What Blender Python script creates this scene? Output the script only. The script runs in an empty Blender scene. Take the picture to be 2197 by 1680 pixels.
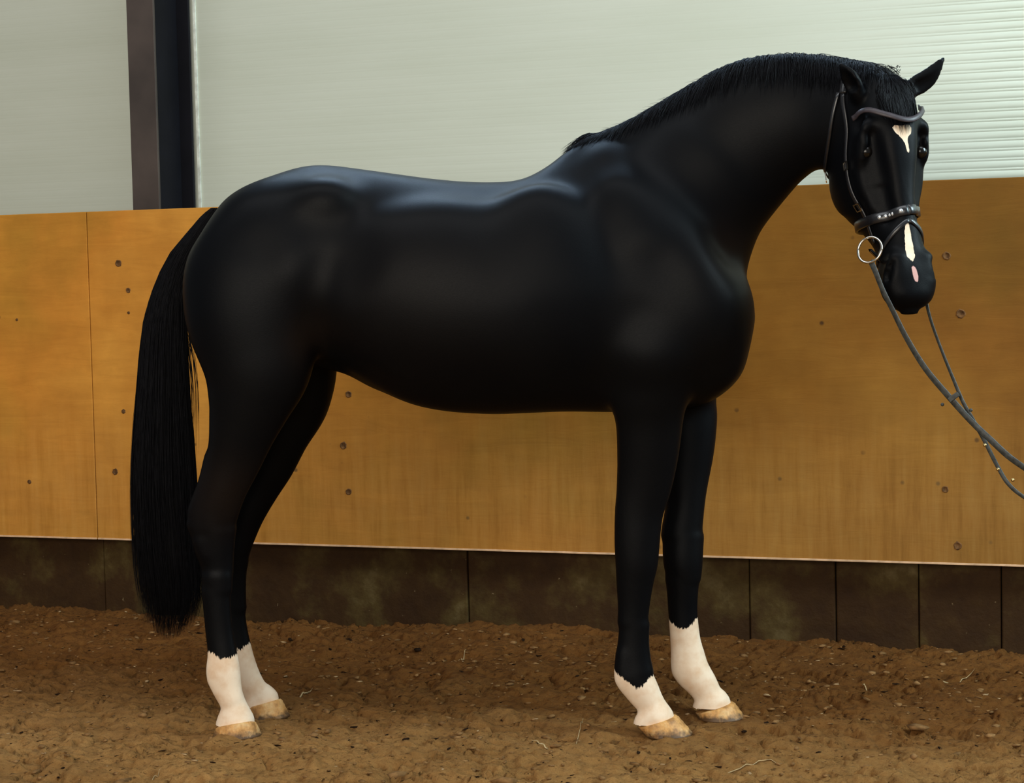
import bpy, bmesh, math, random
import numpy as np
from mathutils import Vector, Matrix
from mathutils.bvhtree import BVHTree
random.seed(7); RNG = np.random.default_rng(7)
SC = bpy.context.scene
COL = SC.collection

# ---------------------------------------------------------------- camera
W_PX, H_PX, F_PX = 2197.0, 1680.0, 4000.0
CAM = np.array([0.0, 0.0, 1.35])
pitch = math.atan(240 / F_PX); roll = 0.0216
r0 = np.array([1.0, 0, 0]); f0 = np.array([0, math.cos(pitch), -math.sin(pitch)]); u0 = np.array([0, math.sin(pitch), math.cos(pitch)])
RIGHT = math.cos(roll) * r0 - math.sin(roll) * u0
UP = math.sin(roll) * r0 + math.cos(roll) * u0
cd = bpy.data.cameras.new('camera'); cam = bpy.data.objects.new('camera', cd); COL.objects.link(cam)
cam.matrix_world = Matrix(((RIGHT[0], UP[0], -f0[0], CAM[0]), (RIGHT[1], UP[1], -f0[1], CAM[1]), (RIGHT[2], UP[2], -f0[2], CAM[2]), (0, 0, 0, 1)))
cd.sensor_fit = 'HORIZONTAL'; cd.sensor_width = 36.0; cd.lens = 36.0 * F_PX / W_PX; cd.clip_end = 200
SC.camera = cam

# ---------------------------------------------------------------- light and exposure
SC.view_settings.view_transform = 'Standard'; SC.view_settings.look = 'None'
SC.view_settings.exposure = 0.0; SC.view_settings.gamma = 1.0; SC.view_settings.use_curve_mapping = False
wd = bpy.data.worlds.new('arena_daylight'); SC.world = wd; wd.use_nodes = True
nt = wd.node_tree; bg = nt.nodes['Background']
bg.inputs[0].default_value = (0.86, 0.95, 1.0, 1); bg.inputs[1].default_value = 0.20

def area(name, loc, target, sx, sy, power, color):
    l = bpy.data.lights.new(name, 'AREA'); l.shape = 'RECTANGLE'; l.size = sx; l.size_y = sy; l.energy = power; l.color = color
    o = bpy.data.objects.new(name, l); COL.objects.link(o); o.location = loc
    o.rotation_euler = (Vector(target) - Vector(loc)).to_track_quat('-Z', 'Y').to_euler()
    return o
area('skylight', (-0.6, 3.6, 6.2), (0.0, 6.4, 0.8), 9.0, 1.6, 190, (0.95, 0.98, 1.0))
area('side_window', (4.4, 4.2, 3.3), (2.4, 6.9, 2.0), 1.4, 2.0, 260, (0.72, 0.93, 1.0))
area('added_front_light', (-2.4, -2.2, 2.6), (-0.1, 6.3, 0.4), 6.5, 3.2, 420, (1.0, 0.90, 0.76))  # unseen warm front light, added to lift socks, sand and boards
area('added_back_light', (0.3, 8.0, 4.3), (-0.2, 5.6, 1.4), 4.0, 0.9, 320, (0.52, 0.74, 1.0))  # unseen strip behind the wall, added for the bluish highlight on the back

# ---------------------------------------------------------------- helpers
def ray(px, py):
    d = f0 + RIGHT * ((px - W_PX / 2) / F_PX) - UP * ((py - H_PX / 2) / F_PX)
    return d
def on_plane(px, py, p0, n):
    d = ray(px, py); t = np.dot(np.asarray(p0) - CAM, n) / np.dot(d, n)
    return CAM + d * t
def on_ground(px, py, z=0.0): return on_plane(px, py, (0, 0, z), np.array([0, 0, 1.0]))
def project(P):
    q = np.asarray(P) - CAM; z = q @ f0
    return np.stack([W_PX / 2 + F_PX * (q @ RIGHT) / z, H_PX / 2 - F_PX * (q @ UP) / z], -1)

def tag(o, label=None, cat=None, group=None, kind=None):
    if label: o['label'] = label
    if cat: o['category'] = cat
    if group: o['group'] = group
    if kind: o['kind'] = kind
    return o
def empty(name, loc=(0, 0, 0), parent=None):
    o = bpy.data.objects.new(name, None); COL.objects.link(o); o.location = loc; o.empty_display_size = 0.1
    if parent: o.parent = parent
    return o
def link_mesh(name, me, mat, parent=None, smooth=True):
    me.materials.append(mat)
    if smooth:
        me.polygons.foreach_set('use_smooth', [True] * len(me.polygons))
    o = bpy.data.objects.new(name, me); COL.objects.link(o)
    if parent is not None:
        o.parent = parent
        bpy.context.view_layer.update()
        o.matrix_parent_inverse = parent.matrix_world.inverted()
    return o
def mesh_obj(name, verts, faces, mat, parent=None, smooth=True):
    me = bpy.data.meshes.new(name)
    me.from_pydata([tuple(map(float, v)) for v in verts], [], [tuple(f) for f in faces]); me.update()
    return link_mesh(name, me, mat, parent, smooth)
def fast_mesh(name, V, Fq, mat, parent=None, smooth=True):
    """V (n,3), Fq (m,k) numpy arrays"""
    me = bpy.data.meshes.new(name); V = np.ascontiguousarray(V, dtype=np.float32); Fq = np.ascontiguousarray(Fq, dtype=np.int32)
    k = Fq.shape[1]
    me.vertices.add(len(V)); me.vertices.foreach_set('co', V.ravel())
    me.loops.add(Fq.size); me.loops.foreach_set('vertex_index', Fq.ravel())
    me.polygons.add(len(Fq)); me.polygons.foreach_set('loop_start', np.arange(0, Fq.size, k, dtype=np.int32))
    me.update(calc_edges=True)
    return link_mesh(name, me, mat, parent, smooth)
def box_vf(c, ax, ay, az):
    """centre and three half-vectors"""
    c, ax, ay, az = map(np.asarray, (c, ax, ay, az))
    v = [c + sx * ax + sy * ay + sz * az for sz in (-1, 1) for sy in (-1, 1) for sx in (-1, 1)]
    f = [(0, 2, 3, 1), (4, 5, 7, 6), (0, 1, 5, 4), (2, 6, 7, 3), (0, 4, 6, 2), (1, 3, 7, 5)]
    return v, f
def box(name, c, ax, ay, az, mat, parent=None, bevel=0.0):
    v, f = box_vf(c, ax, ay, az)
    bm = bmesh.new(); vs = [bm.verts.new(tuple(map(float, p))) for p in v]
    for q in f: bm.faces.new([vs[i] for i in q])
    bmesh.ops.recalc_face_normals(bm, faces=bm.faces)
    if bevel: bmesh.ops.bevel(bm, geom=list(bm.edges), offset=bevel, segments=2, affect='EDGES', profile=0.5)
    me = bpy.data.meshes.new(name); bm.to_mesh(me); bm.free()
    return link_mesh(name, me, mat, parent, smooth=False)

def catmull(P, n):
    P = np.asarray(P, float); out = []
    Q = np.vstack([2 * P[0] - P[1], P, 2 * P[-1] - P[-2]])
    for i in range(len(P) - 1):
        a, b, c, d = Q[i], Q[i + 1], Q[i + 2], Q[i + 3]
        for t in np.linspace(0, 1, n, endpoint=False):
            out.append(0.5 * (2 * b + (c - a) * t + (2 * a - 5 * b + 4 * c - d) * t * t + (3 * b - a - 3 * c + d) * t ** 3))
    out.append(P[-1]); return np.array(out)

# value noise in numpy, any number of points
def _hash(i, j, k, s):
    h = (i * 374761393 + j * 668265263 + k * 2147483647 + s * 974634777) & 0xFFFFFFFF
    h = ((h ^ (h >> 13)) * 1274126177) & 0xFFFFFFFF
    return ((h ^ (h >> 16)) & 0xFFFFFF) / float(0xFFFFFF)
def vnoise(x, y, s=0):
    x = np.asarray(x, float); y = np.asarray(y, float)
    i = np.floor(x).astype(np.int64); j = np.floor(y).astype(np.int64); fx = x - i; fy = y - j
    fx = fx * fx * (3 - 2 * fx); fy = fy * fy * (3 - 2 * fy); z = np.zeros_like(i)
    return (_hash(i, j, z, s) * (1 - fx) + _hash(i + 1, j, z, s) * fx) * (1 - fy) + (_hash(i, j + 1, z, s) * (1 - fx) + _hash(i + 1, j + 1, z, s) * fx) * fy
def fbm(x, y, octs=4, s=0):
    a = 0.5; t = 0
    for o in range(octs):
        t = t + a * (vnoise(x, y, s + o) - 0.5); x = x * 2.03 + 11.3; y = y * 2.03 + 5.7; a *= 0.5
    return t

# ---------------------------------------------------------------- materials
def mat_new(name):
    m = bpy.data.materials.new(name); m.use_nodes = True
    n = m.node_tree.nodes; return m, n, m.node_tree.links, n['Principled BSDF']
def tex_coord(n, l, scale=(1, 1, 1), rot=(0, 0, 0), kind='Object'):
    tc = n.new('ShaderNodeTexCoord'); mp = n.new('ShaderNodeMapping'); mp.inputs['Scale'].default_value = scale; mp.inputs['Rotation'].default_value = rot
    l.new(tc.outputs[kind], mp.inputs[0]); return mp.outputs[0]
def noise(n, l, vec, scale, detail=4, rough=0.55, dist=0):
    t = n.new('ShaderNodeTexNoise'); t.inputs['Scale'].default_value = scale; t.inputs['Detail'].default_value = detail
    t.inputs['Roughness'].default_value = rough; t.inputs['Distortion'].default_value = dist; l.new(vec, t.inputs['Vector']); return t.outputs['Fac']
def ramp(n, l, fac, stops):
    r = n.new('ShaderNodeValToRGB'); e = r.color_ramp.elements
    while len(e) < len(stops): e.new(0.5)
    for k, (p, c) in enumerate(stops): e[k].position = p; e[k].color = (*c, 1) if len(c) == 3 else c
    l.new(fac, r.inputs[0]); return r.outputs[0]
def mixc(n, l, fac, a, b, mode='MIX'):
    m = n.new('ShaderNodeMix'); m.data_type = 'RGBA'; m.blend_type = mode
    for s, x in ((m.inputs[0], fac), (m.inputs[6], a), (m.inputs[7], b)):
        if hasattr(x, 'links') or hasattr(x, 'is_linked'): l.new(x, s)
        elif isinstance(x, (int, float)): s.default_value = x
        else: s.default_value = (*x, 1)
    return m.outputs[2]
def math_n(n, l, op, a, b=0.0, c=None):
    m = n.new('ShaderNodeMath'); m.operation = op
    for s, x in zip(m.inputs, (a, b, c)):
        if x is None: continue
        if hasattr(x, 'is_linked'): l.new(x, s)
        else: s.default_value = x
    return m.outputs[0]
def bump(n, l, h, strength, dist, bsdf, prev=None):
    b = n.new('ShaderNodeBump'); b.inputs['Strength'].default_value = strength; b.inputs['Distance'].default_value = dist
    l.new(h, b.inputs['Height'])
    if prev is not None: l.new(prev, b.inputs['Normal'])
    if bsdf is not None: l.new(b.outputs[0], bsdf.inputs['Normal'])
    return b.outputs[0]

def simple_mat(name, col, rough=0.5, metal=0.0, spec=0.5, nscale=0, namp=0.25, coat=0.0):
    m, n, l, b = mat_new(name)
    b.inputs['Roughness'].default_value = rough; b.inputs['Metallic'].default_value = metal
    b.inputs['Specular IOR Level'].default_value = spec; b.inputs['Coat Weight'].default_value = coat
    v = tex_coord(n, l)
    nz = noise(n, l, v, nscale or 30, 4)
    dark = tuple(c * (1 - namp) for c in col); lite = tuple(min(1, c * (1 + namp)) for c in col)
    l.new(ramp(n, l, nz, [(0.3, dark), (0.7, lite)]), b.inputs['Base Color'])
    return m

def mat_plywood():
    m, n, l, b = mat_new('varnished_plywood')
    v = tex_coord(n, l); g = tex_coord(n, l, (1.2, 1.2, 9))
    big = noise(n, l, v, 1.1, 4, 0.6)
    mid = noise(n, l, v, 5.0, 5, 0.65)
    grain = noise(n, l, g, 2.2, 6, 0.7, 0.8)
    c = ramp(n, l, big, [(0.3, (0.34, 0.165, 0.022)), (0.5, (0.44, 0.180, 0.026)), (0.7, (0.54, 0.250, 0.042))])
    c = mixc(n, l, 0.55, c, ramp(n, l, mid, [(0.25, (0.42, 0.38, 0.32)), (0.5, (0.60, 0.58, 0.52)), (0.8, (0.85, 0.84, 0.80))]), 'MULTIPLY')
    c = mixc(n, l, 0.35, c, ramp(n, l, grain, [(0.3, (0.55, 0.5, 0.45)), (0.7, (1, 1, 1))]), 'MULTIPLY')
    # board tone runs from paler at the left to darker at the right
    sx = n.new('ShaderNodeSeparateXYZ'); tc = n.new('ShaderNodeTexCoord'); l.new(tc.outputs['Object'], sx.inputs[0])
    side_tone = n.new('ShaderNodeMapRange'); side_tone.inputs[1].default_value = -2.2; side_tone.inputs[2].default_value = 1.9; side_tone.inputs[3].default_value = 1.72; side_tone.inputs[4].default_value = 0.56; l.new(sx.outputs[0], side_tone.inputs[0])
    mm = n.new('ShaderNodeVectorMath'); mm.operation = 'SCALE'; l.new(c, mm.inputs[0]); l.new(side_tone.outputs[0], mm.inputs['Scale']); c = mm.outputs[0]
    # dark knots and chips
    vo = n.new('ShaderNodeTexVoronoi'); vo.inputs['Scale'].default_value = 7.0; l.new(v, vo.inputs['Vector'])
    kn = ramp(n, l, vo.outputs['Distance'], [(0.035, (1, 1, 1)), (0.075, (0, 0, 0))])
    gate = ramp(n, l, noise(n, l, v, 2.7, 2), [(0.5, (0, 0, 0)), (0.56, (1, 1, 1))])
    kf = mixc(n, l, 1.0, kn, gate, 'MULTIPLY')
    c = mixc(n, l, kf, c, (0.07, 0.03, 0.01))
    # vertical scuffs low on the sheet
    sv = tex_coord(n, l, (14, 14, 1.2)); sc = noise(n, l, sv, 2.0, 4, 0.7)
    zm = n.new('ShaderNodeMapRange'); zm.inputs[1].default_value = 0.55; zm.inputs[2].default_value = 0.95; zm.inputs[3].default_value = 0.28; zm.inputs[4].default_value = 0.0; l.new(sx.outputs[2], zm.inputs[0])
    c = mixc(n, l, zm.outputs[0], c, ramp(n, l, sc, [(0.30, (0.22, 0.12, 0.03)), (0.5, (0.42, 0.23, 0.06)), (0.66, (0.50, 0.30, 0.09))]))
    l.new(c, b.inputs['Base Color']); b.inputs['Roughness'].default_value = 0.6; b.inputs['Specular IOR Level'].default_value = 0.12
    bump(n, l, grain, 0.25, 0.004, b)
    return m
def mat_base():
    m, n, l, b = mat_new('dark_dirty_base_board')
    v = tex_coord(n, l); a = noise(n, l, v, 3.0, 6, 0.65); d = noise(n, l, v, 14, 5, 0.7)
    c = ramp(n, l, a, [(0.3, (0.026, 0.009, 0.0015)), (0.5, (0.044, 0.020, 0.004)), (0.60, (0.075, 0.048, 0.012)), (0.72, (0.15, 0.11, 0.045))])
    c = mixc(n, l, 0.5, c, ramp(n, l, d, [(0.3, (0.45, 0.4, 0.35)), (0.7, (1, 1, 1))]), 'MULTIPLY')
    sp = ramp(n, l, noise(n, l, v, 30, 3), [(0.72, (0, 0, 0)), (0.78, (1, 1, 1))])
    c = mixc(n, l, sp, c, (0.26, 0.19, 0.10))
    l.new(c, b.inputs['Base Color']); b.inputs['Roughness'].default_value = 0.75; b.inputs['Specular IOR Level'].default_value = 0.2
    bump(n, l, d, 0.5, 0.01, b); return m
def mat_cladding():
    m, n, l, b = mat_new('white_coated_steel')
    v = tex_coord(n, l, (0.5, 0.5, 3)); a = noise(n, l, v, 2.0, 4)
    l.new(ramp(n, l, a, [(0.3, (0.49, 0.52, 0.43)), (0.7, (0.53, 0.56, 0.475))]), b.inputs['Base Color'])
    b.inputs['Roughness'].default_value = 0.42; b.inputs['Specular IOR Level'].default_value = 0.4
    return m
def mat_sand():
    m, n, l, b = mat_new('brown_riding_sand')
    v = tex_coord(n, l); a = noise(n, l, v, 1.6, 4); d = noise(n, l, v, 22, 8, 0.7); g = noise(n, l, v, 240, 4, 0.7)
    c = ramp(n, l, a, [(0.3, (0.34, 0.178, 0.058)), (0.7, (0.50, 0.28, 0.10))])
    c = mixc(n, l, 0.75, c, ramp(n, l, d, [(0.30, (0.22, 0.18, 0.15)), (0.44, (0.75, 0.68, 0.6)), (0.6, (0.95, 0.9, 0.83)), (0.72, (1.15, 1.05, 0.95))]), 'MULTIPLY')
    c = mixc(n, l, 0.35, c, ramp(n, l, g, [(0.3, (0.4, 0.35, 0.3)), (0.7, (1, 1, 1))]), 'MULTIPLY')
    sp = noise(n, l, tex_coord(n, l, (1, 2.2, 1)), 48, 3, 0.6); sf = ramp(n, l, sp, [(0.33, (1, 1, 1)), (0.39, (0, 0, 0))])
    c = mixc(n, l, math_n(n, l, 'MULTIPLY', sf, 0.62), c, (0.055, 0.022, 0.006))  # dark specks paint the shade of small holes into the sand
    # light falloff put into the colour: sand darkens towards the wall
    sx = n.new('ShaderNodeSeparateXYZ'); tc = n.new('ShaderNodeTexCoord'); l.new(tc.outputs['Object'], sx.inputs[0])
    dd = math_n(n, l, 'ADD', math_n(n, l, 'MULTIPLY_ADD', sx.outputs[0], 0.34, sx.outputs[1]), math_n(n, l, 'MULTIPLY', math_n(n, l, 'SUBTRACT', a, 0.5), 1.6))
    mr = n.new('ShaderNodeMapRange'); mr.inputs[1].default_value = 5.15; mr.inputs[2].default_value = 6.1; mr.inputs[3].default_value = 0.0; mr.inputs[4].default_value = 1.0; l.new(dd, mr.inputs[0])
    c = mixc(n, l, mr.outputs[0], c, mixc(n, l, 1.0, c, (0.45, 0.35, 0.24), 'MULTIPLY'))
    l.new(c, b.inputs['Base Color']); b.inputs['Roughness'].default_value = 0.95; b.inputs['Specular IOR Level'].default_value = 0.12
    nb = bump(n, l, d, 0.9, 0.026, None); bump(n, l, g, 0.6, 0.003, b, nb); return m
def mat_coat():
    m, n, l, b = mat_new('horse_coat')
    at = n.new('ShaderNodeAttribute'); at.attribute_name = 'white'; at.attribute_type = 'GEOMETRY'
    pk = n.new('ShaderNodeAttribute'); pk.attribute_name = 'pink'; pk.attribute_type = 'GEOMETRY'
    br = n.new('ShaderNodeAttribute'); br.attribute_name = 'brown'; br.attribute_type = 'GEOMETRY'
    v = tex_coord(n, l); fv = tex_coord(n, l, (1, 1, 0.25))
    edge = math_n(n, l, 'MULTIPLY', math_n(n, l, 'SUBTRACT', noise(n, l, fv, 190, 3), 0.5), 0.030)
    w = math_n(n, l, 'ADD', at.outputs['Fac'], edge)
    wf = ramp(n, l, math_n(n, l, 'MULTIPLY_ADD', w, 100.0, 0.5), [(0.3, (0, 0, 0)), (0.7, (1, 1, 1))])
    big = noise(n, l, v, 2.3, 3)
    black = ramp(n, l, big, [(0.35, (0.0014, 0.0018, 0.0028)), (0.7, (0.0030, 0.0032, 0.0038))])
    black = mixc(n, l, br.outputs['Fac'], black, (0.013, 0.008, 0.0055))
    wn = noise(n, l, v, 26, 4)
    white = ramp(n, l, wn, [(0.3, (0.74, 0.54, 0.37)), (0.6, (0.84, 0.69, 0.53))])
    pf = ramp(n, l, math_n(n, l, 'MULTIPLY_ADD', pk.outputs['Fac'], 200.0, 0.5), [(0.3, (0, 0, 0)), (0.7, (1, 1, 1))])
    c = mixc(n, l, wf, black, white); c = mixc(n, l, pf, c, (0.62, 0.36, 0.33))
    l.new(c, b.inputs['Base Color'])
    hair = noise(n, l, tex_coord(n, l, (30, 90, 90)), 6, 3)
    rr = n.new('ShaderNodeMapRange'); rr.inputs[3].default_value = 0.38; rr.inputs[4].default_value = 0.55; l.new(hair, rr.inputs[0])
    rw = n.new('ShaderNodeMix'); l.new(wf, rw.inputs[0]); l.new(rr.outputs[0], rw.inputs[2]); rw.inputs[3].default_value = 0.8; l.new(rw.outputs[0], b.inputs['Roughness'])
    b.inputs['Specular IOR Level'].default_value = 0.085
    b.inputs['Sheen Weight'].default_value = 0.0; b.inputs['Sheen Roughness'].default_value = 0.5
    bump(n, l, hair, 0.12, 0.002, b)
    return m
def mat_hair():
    m, n, l, b = mat_new('black_horse_hair')
    v = tex_coord(n, l); l.new(ramp(n, l, noise(n, l, v, 60, 2), [(0.3, (0.0015, 0.0015, 0.0022)), (0.7, (0.0035, 0.0035, 0.005))]), b.inputs['Base Color'])
    b.inputs['Roughness'].default_value = 0.5; b.inputs['Specular IOR Level'].default_value = 0.10; return m
def mat_hoof():
    m, n, l, b = mat_new('pale_amber_hoof_horn')
    v = tex_coord(n, l, (1, 1, 1)); s = tex_coord(n, l, (60, 60, 4))
    c = ramp(n, l, noise(n, l, v, 34, 4), [(0.35, (0.34, 0.16, 0.045)), (0.52, (0.64, 0.33, 0.10)), (0.7, (0.72, 0.46, 0.20))])
    c = mixc(n, l, 0.3, c, ramp(n, l, noise(n, l, s, 3, 3), [(0.3, (0.4, 0.35, 0.3)), (0.7, (1, 1, 1))]), 'MULTIPLY')
    sx = n.new('ShaderNodeSeparateXYZ'); tc = n.new('ShaderNodeTexCoord'); l.new(tc.outputs['Object'], sx.inputs[0])
    zz = math_n(n, l, 'ADD', sx.outputs[2], math_n(n, l, 'MULTIPLY', math_n(n, l, 'SUBTRACT', noise(n, l, v, 60, 4), 0.5), 0.045))
    mr = n.new('ShaderNodeMapRange'); mr.inputs[1].default_value = 0.006; mr.inputs[2].default_value = 0.022; mr.inputs[3].default_value = 1; mr.inputs[4].default_value = 0; l.new(zz, mr.inputs[0])
    c = mixc(n, l, mr.outputs[0], c, (0.10, 0.052, 0.02))
    l.new(c, b.inputs['Base Color']); b.inputs['Roughness'].default_value = 0.6; return m

M = dict(ply=mat_plywood(), base=mat_base(), clad=mat_cladding(), sand=mat_sand(), coat=mat_coat(), hair=mat_hair(), hoof=mat_hoof(),
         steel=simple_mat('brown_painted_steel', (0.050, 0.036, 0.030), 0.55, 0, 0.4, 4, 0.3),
         web=simple_mat('shade_black_steel', (0.006, 0.006, 0.009), 0.7, 0, 0.15, 4, 0.3),  # shade of the column recess put into the steel colour
         trim=simple_mat('pale_steel_trim', (0.72, 0.76, 0.68), 0.4),
         plug=simple_mat('filled_screw_plug', (0.12, 0.055, 0.018), 0.8, 0, 0.2, 90, 0.6),
         lip=simple_mat('edge_glint_paint', (0.62, 0.40, 0.24), 0.5, 0, 0.4, 30, 0.2),
         leather=simple_mat('black_bridle_leather', (0.010, 0.010, 0.012), 0.32, 0, 0.55, 80, 0.3, 0.15),
         browleather=simple_mat('grey_brown_browband_leather', (0.036, 0.028, 0.034), 0.45, 0, 0.45, 80, 0.3),
         rein=simple_mat('worn_grey_rein_leather', (0.040, 0.044, 0.042), 0.5, 0, 0.4, 90, 0.5),
         metal=simple_mat('polished_bit_steel', (0.82, 0.76, 0.66), 0.14, 1.0, 0.5, 20, 0.05),
         brass=simple_mat('brass_stud', (0.62, 0.45, 0.20), 0.3, 1.0),
         crystal=simple_mat('clear_bridle_stone', (0.75, 0.78, 0.80), 0.12, 0.6, 0.8, 200, 0.2),
         eye=simple_mat('dark_wet_eye', (0.005, 0.004, 0.003), 0.18, 0, 0.45),
         straw=simple_mat('pale_straw', (0.42, 0.30, 0.15), 0.7, 0, 0.3, 60, 0.4),
         clod=simple_mat('dark_sand_clod', (0.19, 0.10, 0.038), 0.95, 0, 0.1, 40, 0.5),
         chip=simple_mat('pale_wood_chip', (0.34, 0.22, 0.11), 0.8, 0, 0.2, 60, 0.4),
         dark=simple_mat('black_bark_chip', (0.016, 0.008, 0.004), 0.9, 0, 0.05, 60, 0.4))

# ================================================================ WALL
vp = ray(-10310, 847); wdir = -vp / np.linalg.norm(vp); wdir[2] = 0; wdir /= np.linalg.norm(wdir)   # along the wall, to the right
wn = np.array([wdir[1], -wdir[0], 0]);                                                           # towards the camera
if wn[1] > 0: wn = -wn
Z = np.array([0, 0, 1.0])
base_pt = on_ground(1400, 1372)
BASE_P = base_pt                             # plane of the base boards
KICK_P = base_pt + wn * 0.07                 # front plane of the kickboards
def wall_s(P): return float(np.dot(np.asarray(P) - base_pt, wdir))
def wpt(s, z, off=0.0): return base_pt + wdir * s + wn * off + Z * z
zt = [on_plane(px, py, KICK_P, wn)[2] for px, py in ((5, 462), (420, 444), (2000, 387), (2190, 380))]
zb = [on_plane(px, py, KICK_P, wn)[2] for px, py in ((5, 1152), (700, 1171), (1300, 1190), (2190, 1217))]
K_TOP, K_BOT = float(np.mean(zt)), float(np.mean(zb))
print('kick', zt, zb, 'wallY', base_pt)
def s_at(px, py): return wall_s(on_plane(px, py, KICK_P, wn))
wall = tag(empty('wall_back', tuple(wpt(0, 0))), kind='structure')
# plywood sheets
joints = [-6.2, s_at(204, 1000) - 2.50, s_at(204, 1000), s_at(1458, 1000), s_at(1458, 1000) + 2.50, 6.5]
TH = 0.018
for a, b in zip(joints[:-1], joints[1:]):
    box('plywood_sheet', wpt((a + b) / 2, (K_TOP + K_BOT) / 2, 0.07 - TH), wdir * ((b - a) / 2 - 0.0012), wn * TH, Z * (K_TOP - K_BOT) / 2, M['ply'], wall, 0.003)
    lo = wpt((a + b) / 2, K_BOT + 0.004, 0.0715)
    box('edge_glint_strip', lo, wdir * ((b - a) / 2 - 0.003), wn * 0.002, Z * 0.0035, M['lip'], wall, 0.001)  # pale strip paints the light caught along the lower board edge
def disc(name, c, nrm, r, depth, mat, parent, seg=18, ring=True, rag=0.12):
    nrm = nrm / np.linalg.norm(nrm); a = np.cross(nrm, Z); a /= np.linalg.norm(a); b2 = np.cross(nrm, a)
    V = []; 
    prof = [(1.0, 0.0), (0.92, 0.8), (0.72, 1.0), (0.62, 0.35), (0.0, 0.3)] if ring else [(1.0, 0.0), (0.8, 0.8), (0, 1.0)]
    jit = 1 + rag * RNG.standard_normal(seg) * 0.6
    for rr, hh in prof[:-1]:
        for k in range(seg):
            t = 2 * math.pi * k / seg; V.append(c + (a * math.cos(t) + b2 * math.sin(t)) * r * rr * jit[k] + nrm * depth * hh)
    V.append(c + nrm * depth * prof[-1][1]); F = []
    m_ = len(prof) - 1
    for i in range(m_ - 1):
        for k in range(seg): F.append((i * seg + k, i * seg + (k + 1) % seg, (i + 1) * seg + (k + 1) % seg, (i + 1) * seg + k))
    for k in range(seg): F.append(((m_ - 1) * seg + k, (m_ - 1) * seg + (k + 1) % seg, m_ * seg))
    return mesh_obj(name, V, F, mat, parent)
for px, py, r in ((254, 565, 9), (275, 623, 7), (265, 883, 6), (247, 1012, 8), (748, 846, 8), (737, 956, 9), (748, 1055, 8),
                  (2061, 673, 10), (2055, 1171, 9), (2031, 549, 9), (2028, 1050, 7), (276, 671, 4), (63, 1034, 6), (36, 686, 4)):
    p = on_plane(px, py, KICK_P, wn)
    disc('screw_plug', p - wn * 0.0005, wn, r / 600.0, 0.0025, M['plug'], wall, ring=r > 6)
# base boards under the overhang
bj = [-6.2, -4.4, s_at(205, 1240), s_at(990, 1270), s_at(1340, 1290), s_at(1600, 1290), s_at(1786, 1290), s_at(1966, 1290), s_at(2145, 1290), s_at(2145, 1290) + 0.6, 4.5, 6.5]
for k, (a, b) in enumerate(zip(bj[:-1], bj[1:])):
    off = 0.004 * ((k * 7) % 3 - 1)
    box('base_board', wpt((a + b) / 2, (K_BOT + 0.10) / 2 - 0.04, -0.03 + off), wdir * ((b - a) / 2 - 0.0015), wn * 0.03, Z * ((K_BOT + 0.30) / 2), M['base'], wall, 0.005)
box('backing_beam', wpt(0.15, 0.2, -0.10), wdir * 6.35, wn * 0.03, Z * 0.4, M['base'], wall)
# cladding set back behind the columns: ribbed sheet with shallow real grooves
CL_OFF = -0.33
def cladding(name, s0, s1, z0, z1, parent):
    ss = np.linspace(s0, s1, 41); prof = []; z = z0
    pitch_ = 0.0355
    while z < z1:
        for dz, dd in ((0, 0), (0.0012, 1), (0.0032, 1), (0.0046, 0), (0.0105, 0), (0.0115, .7), (0.0130, .7), (0.0142, 0)): prof.append((z + dz, dd))
        z += pitch_
    prof.append((z, 0)); prof = np.array(prof)
    dep = 0.0001 + 0.0024 * np.clip((ss - 0.75) / 0.9, 0, 1) ** 1.2
    V = np.array([wpt(s, zz, CL_OFF - dd * d + 0.0008 * math.sin(s * 2.3 + zz * 1.7)) for zz, dd in prof for s, d in zip(ss, dep)])
    n_s = len(ss); i = np.arange(len(prof) - 1)[:, None] * n_s + np.arange(n_s - 1)[None, :]
    F = np.stack([i, i + 1, i + 1 + n_s, i + n_s], -1).reshape(-1, 4)
    return fast_mesh(name, V, F, M['clad'], parent, smooth=False)
def s_clad(px, py): return wall_s(on_plane(px, py, base_pt + wn * CL_OFF, wn))
cs = s_clad(345, 300)
cladding('cladding_panel', -6.5, cs - 0.01, K_TOP - 0.10, 3.75, wall)
cladding('cladding_panel', cs + 0.01, 6.5, K_TOP - 0.10, 3.75, wall)
# steel I-section column between the sheets
COLF = -0.012
cl = wall_s(on_plane(285, 440, base_pt + wn * COLF, wn)); cr = wall_s(on_plane(342, 440, base_pt + wn * COLF, wn))
cm, cw = (cl + cr) / 2, (cr - cl) / 2
column = tag(empty('steel_column', tuple(wpt(cm, 0, COLF))), 'dark brown steel I-section column rising behind the wooden kickboard at the left', 'column')
H0, H1 = K_BOT, 4.6
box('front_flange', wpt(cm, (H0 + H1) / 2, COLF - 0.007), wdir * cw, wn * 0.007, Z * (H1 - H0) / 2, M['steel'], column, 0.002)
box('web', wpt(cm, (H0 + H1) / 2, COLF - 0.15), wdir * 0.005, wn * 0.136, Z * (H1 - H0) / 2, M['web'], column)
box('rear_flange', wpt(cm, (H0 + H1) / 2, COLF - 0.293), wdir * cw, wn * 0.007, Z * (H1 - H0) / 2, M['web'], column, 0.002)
tr = s_clad(283, 440)
tag(box('trim_1', wpt(s_clad(430, 430), 3.0, CL_OFF + 0.003), wdir * 0.006, wn * 0.003, Z * 1.6, M['trim'], None), kind='structure')

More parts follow.
